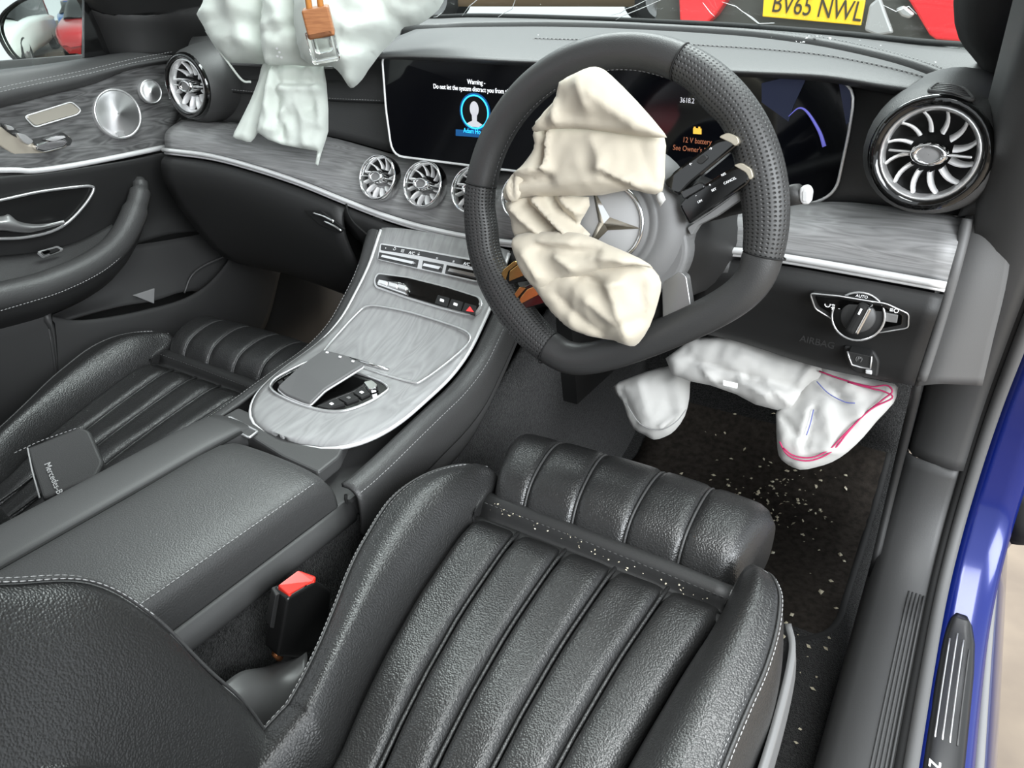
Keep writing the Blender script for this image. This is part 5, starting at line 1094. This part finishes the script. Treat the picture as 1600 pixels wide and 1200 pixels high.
# ================================================================ door opening on the driver's side
AP = [(-.4, -.745), (.1, -.748), (.45, -.748), (.69, -.744), (.86, -.735), (.97, -.712), (1.035, -.65), (1.055, -.56), (1.045, -.47), (1.005, -.38), (.96, -.30), (.915, -.22), (.87, -.14), (.80, -.03), (.70, .10)]
aps = cr1([V((0, y, z)) for y, z in AP], 6)
def apn(i):
    a = aps[max(0, i-1)]; b = aps[min(len(aps)-1, i+1)]; t = (b-a).normalized(); return V((0, -t.z, t.y))   # towards the opening
def strip(name, prof, mat, par, i0=0, i1=None, **k):
    i1 = i1 or len(aps); rows = []
    for i in range(i0, i1): n = apn(i); rows.append([V((x, aps[i].y, aps[i].z))+n*d for x, d in prof])
    vs, fs = gridvf(rows); return mesh(name, vs, fs, mat, par, **k)
SI = thing('door_sill', 'driver door sill with black scuff plates and rubber seal on blue bodywork', 'door sill', (.08, .6, -.9))
strip('sill_trim', [(-.012, -.18), (-.010, -.05), (-.004, -.015), (.008, -.003), (.03, .002), (.055, .002), (.064, -.002), (.066, -.012)], mk('sill_plastic', 62, .5, 0, ('noise', 900, .3, .0004)), SI, 0, 42, solid=.004)
strip('post_trim', [(-.010, -.06), (.008, -.012), (.03, -.003), (.055, .002), (.064, -.002), (.066, -.012)], PLM, SI, 41, 80, solid=.004)
strip('inner_seal', [(.063, -.02), (.0655, -.001), (.071, -.001), (.0735, -.02)], BLK, SI, solid=.002)
strip('rubber_seal', [(.0715, -.01), (.072, .002), (.076, .006), (.082, .006), (.0865, .002), (.087, -.012)], mk('seal_grey', 92, .6), SI, solid=.003)
strip('blue_flange', [(.087, -.012), (.10, -.014), (.118, -.014), (.134, -.016), (.142, -.024), (.144, -.05), (.145, -.09)], BLUE, SI, solid=.003)
# ribbed scuff strip on the trim and outer plate with lettering
for k in range(5):
    x = .0425+k*.0045; tube('scuff_rib', [V((x, aps[i].y, aps[i].z+.0022)) for i in range(0, 27)]+[V((x, .955, -.7165))], .0014, PLM, SI, seg=6)
def apz(y):
    for a, b in zip(aps, aps[1:]):
        if a.y <= y <= b.y: return a.z+(b.z-a.z)*(y-a.y)/(b.y-a.y)-.014
    return -.758
prow = []
for y, x0, x1 in ((-.39, .0895, .131), (.2, .0895, .131), (.5, .0895, .131), (.7, .0895, .131), (.8, .0895, .131), (.88, .0895, .130), (.925, .091, .127), (.95, .095, .121), (.958, .099, .115)):
    prow.append([V((x0+(x1-x0)*t, y, apz(y)+.0035-.004*abs(t*2-1)**8)) for t in [k/10 for k in range(11)]])
vs, fs = gridvf(prow); mesh('outer_plate', vs, fs, mk('scuff_black', 26, .3, 0, None, .2), SI, solid=.004)
for k in range(4):
    x = .0985+k*.0075; ye = .93-.012*abs(k-1.2)
    tube('outer_rib', [V((x, y, apz(y)+.0040)) for y in [.76+(ye-.76)*q/12 for q in range(13)]], .0011, CHR if k < 3 else PLM, SI, seg=6)
q = V((.108, .728, apz(.72)+.0042)); text('sill_lettering', 'Mercedes-Benz', q, V((0, 1, (apz(.74)-apz(.6))/.14)), V((-1, 0, 0)), .026, WHI, SI, 'RIGHT', .0004)
# outer skin and door shut strips
sheet('outer_skin', [[V((.146, y, -.80)) for y in (-.4, .3, .8, 1.3)], [V((.150, y, -.80)) for y in (-.4, .3, .8, 1.3)], [V((.168, y, -.815)) for y in (-.4, .3, .8, 1.3)], [V((.182, y, -.86)) for y in (-.4, .3, .8, 1.3)], [V((.18, y, -.95)) for y in (-.4, .3, .8, 1.3)]], 4, 4, mk('blue_paint_dark', (8, 26, 92), .25, .5, None, 1.), SI, solid=.004)
tube('drip_seal', cr1([V((.151, -.4, -.795)), V((.151, .6, -.795)), V((.150, 1.1, -.785)), V((.15, 1.2, -.70)), V((.15, 1.16, -.5))], 6), .006, mk('seal_pale', 120, .5), SI, seg=8)
# hinge post: blue upper pillar and dark hinge area behind
sheet('hinge_post', [[V((.088, 1.09, -.76)), V((.13, 1.13, -.77)), V((.165, 1.24, -.78))], [V((.09, 1.09, -.6)), V((.135, 1.13, -.6)), V((.17, 1.26, -.6))], [V((.09, 1.06, -.42)), V((.14, 1.12, -.42)), V((.175, 1.25, -.42))], [V((.09, .99, -.25)), V((.14, 1.06, -.25)), V((.175, 1.22, -.25))]], 5, 5, BLUE, SI, solid=.006)
DD = thing('check_strap', 'black door check strap and hinge beside the blue sill', 'hinge', (.17, 1.15, -.62))
slab('hinge_block', rnd([PY(*q_, 1.13) for q_ in ((1572, 680), (1600, 672), (1640, 690), (1640, 790), (1590, 770), (1566, 740))], .01), (0, .04, 0), mk('hinge_black', 26, .35), DD, bevel=.004)
lathe('check_roller', [(.0005, .006), (.012, .006), (.016, 0), (.016, -.03)], PY(1600, 705, 1.12), (0, -1, .2), mk('roller_violet', (60, 58, 84), .2, .5), DD, 20)
sheet('rubber_boot', [[PY(1562, 760, 1.10), PY(1590, 770, 1.08), PY(1640, 780, 1.08)], [PY(1560, 810, 1.10), PY(1590, 830, 1.07), PY(1640, 840, 1.08)], [PY(1580, 850, 1.10), PY(1600, 852, 1.09), PY(1640, 850, 1.10)]], 4, 4, BLK, DD, solid=.01)
# ================================================================ vehicles standing in the hall
TYRE = mk('tyre', 22, .85); RIMM = mk('wheel_rim', 150, .35, .7); WIN = mk('car_glass', 18, .08, 0, None, .4)
def vehicle(name, label, loc, yaw, paint, L=4.3, Wd=1.8, H=1.45, group=None):
    o = bpy.data.objects.new(name, None); COL.objects.link(o); o.location = loc; o.rotation_euler.z = yaw; BASE[o.name] = V((0, 0, 0)); tag(o, label, 'car', group)
    h = Wd/2   # own axes: y forward, rear at y = -L/2
    sec = [(-.5, .32, .62, .80), (-.49, .26, .84, .93), (-.42, .24, .92, 1.), (-.2, .24, .94, 1.), (.1, .24, .92, 1.), (.3, .24, .84, 1.), (.44, .26, .74, .95), (.5, .32, .60, .78)]
    rows = []
    for t, z0, z1, w_ in sec:
        y = t*L; ww = h*w_; rows.append([V((-ww*.86, y, z0)), V((-ww, y, z0+.14)), V((-ww, y, z1-.16)), V((-ww*.9, y, z1)), V((0, y, z1+.03)), V((ww*.9, y, z1)), V((ww, y, z1-.16)), V((ww, y, z0+.14)), V((ww*.86, y, z0))])
    vs, fs = gridvf(surf(rows, 2, 3)); n = len(surf(rows, 2, 3)[0]); m = len(vs)//n; fs += [tuple(range(n)), tuple(range((m-1)*n, m*n))[::-1]]
    mesh('body', vs, fs, paint, o)
    sec = [(-.47, .86, .90, .8), (-.40, .86, H-.10, .78), (-.30, .88, H-.02, .74), (-.05, .88, H, .72), (.1, .88, H-.08, .74), (.26, .86, .92, .82)]
    rows = []
    for t, z0, z1, w_ in sec:
        y = t*L; ww = h*w_; rows.append([V((-h*.90, y, z0)), V((-ww, y, z1-.05)), V((-ww*.8, y, z1)), V((ww*.8, y, z1)), V((ww, y, z1-.05)), V((h*.90, y, z0))])
    vs, fs = gridvf(surf(rows, 2, 2)); mesh('cabin_glass', vs, fs, WIN, o)
    rows = [[V((-h*.62, t*L, zz)), V((0, t*L, zz+.015)), V((h*.62, t*L, zz))] for t, zz in ((-.40, H-.085), (-.30, H-.0), (-.05, H+.02), (.09, H-.06))]
    vs, fs = gridvf(surf(rows, 3, 3)); mesh('roof', vs, fs, paint, o, solid=.02)
    for sx in (-1, 1):
        for t in (-.31, .31):
            wl_ = sub('wheel', o); c = V((sx*(h-.10), t*L, .32)); lathe('tyre', [(.20, .10), (.29, .11), (.32, .07), (.32, -.07), (.29, -.11), (.2, -.1)], c, (sx, 0, 0), TYRE, wl_, 24)
            lathe('rim', [(.0005, .09), (.06, .10), (.08, .07), (.18, .08), (.21, .10)], c, (sx, 0, 0), RIMM, wl_, 20)
    return o
REDL = mk('tail_red', (216, 40, 46), .3, 0, None, .5)
# car ahead, seen through the windscreen
yc = 4.15
ca = vehicle('parked_car', 'dark car with yellow rear plate parked ahead of the windscreen', (PY(1290, 20, yc).x, yc+2.1, -1.15), radians(0), mk('charcoal_paint', (62, 62, 58), .35, .3, None, .6), 4.4, 2.0, 1.7)
def LO(p): return p-V(ca.location)
def cslab(name, px, y, th, mat, par=ca, bev=.01):
    P = [LO(PY(a, b, y)) for a, b in px]; return slab(name, P, (0, th, 0), mat, par, bevel=bev)
cslab('tailgate', [(1020, 90), (1030, -60), (1540, -60), (1600, 110)], yc-.06, .14, mk('tailgate_grey', (70, 70, 66), .4, .2), ca)
cslab('tail_lamp', [(1062, 38), (1058, -50), (1150, -50), (1136, -2), (1118, 24), (1104, 37)], yc-.12, .1, REDL)
cslab('tail_lamp', [(1408, -30), (1418, -2), (1452, 55), (1462, 62), (1528, 68), (1536, 50), (1510, -30)], yc-.12, .1, REDL)
cslab('number_plate', [(1191, 26), (1194, -14), (1352, 0), (1345, 40)], yc-.14, .02, mk('plate_yellow', (244, 196, 32), .4), ca, .004)
pt = LO(PY(1204, 18, yc-.145)); text('plate_text', 'BV65 NWL', pt, V((1, 0, -.085)), V((.085, 0, 1)), .112, mk('plate_ink', (50, 44, 24), .5), ca, 'LEFT', .001, .74)
cslab('bumper_film', [(1350, 48), (1358, 8), (1375, -6), (1384, 20), (1396, 52), (1370, 56)], yc-.16, .03, mk('film_grey', 150, .3), ca)
cslab('silver_scrap', [(1398, 14), (1412, 8), (1430, 22), (1420, 30), (1408, 26)], yc-.16, .02, mk('scrap_silver', 170, .3, .4), ca)
# tan car up on a lift, further off
cb = vehicle('lifted_car', 'tan car raised on a lift beyond the windscreen', (-5.2, 9.6, -.50), radians(-62), mk('tan_paint', (168, 142, 108), .4, .2, None, .4), 4.3, 1.8, 1.45)
LFT = thing('car_lift', 'dark two post lift under the tan car', 'car lift', (-5.2, 9.6, -1.15))
for dx, dy in ((-1.0, -.6), (1.0, .6)):
    slab('post', [V((-5.2+dx+a, 9.6+dy+b, -1.15)) for a, b in ((-.1, -.1), (.1, -.1), (.1, .1), (-.1, .1))], (0, 0, .5), mk('lift_grey', 40, .5), LFT, bevel=.01)
slab('platform', [V((-6.8, 8.4, -.62)), V((-3.6, 8.4, -.62)), V((-3.6, 10.8, -.62)), V((-6.8, 10.8, -.62))], (0, 0, .1), mk('lift_dark', 52, .5), LFT, bevel=.01)
# cars behind, mirrored in the door mirror
vehicle('parked_car', 'white car standing behind, seen in the door mirror', (-4.1, -4.4, -1.15), radians(4), mk('white_paint', (232, 236, 232), .3, 0, None, .6))
vehicle('parked_car', 'blue car standing behind, seen small in the door mirror', (-2.7, -10.5, -1.15), radians(-6), mk('azure_paint', (40, 110, 180), .3, .2, None, .6))
vehicle('parked_car', 'red car standing behind, seen low in the door mirror', (-1.6, -5.2, -1.15), radians(3), mk('red_paint', (190, 30, 36), .3, .2, None, .6))
hb_ = slab('banner', [V((-4.2, -14, .6)), V((-.6, -14, .6)), V((-.6, -14, 1.7)), V((-4.2, -14, 1.7))], (0, -.05, 0), mk('banner_red', (206, 34, 48), .6), bevel=.005)
tag(hb_, 'red banner on the hall wall, seen in the door mirror', 'banner')
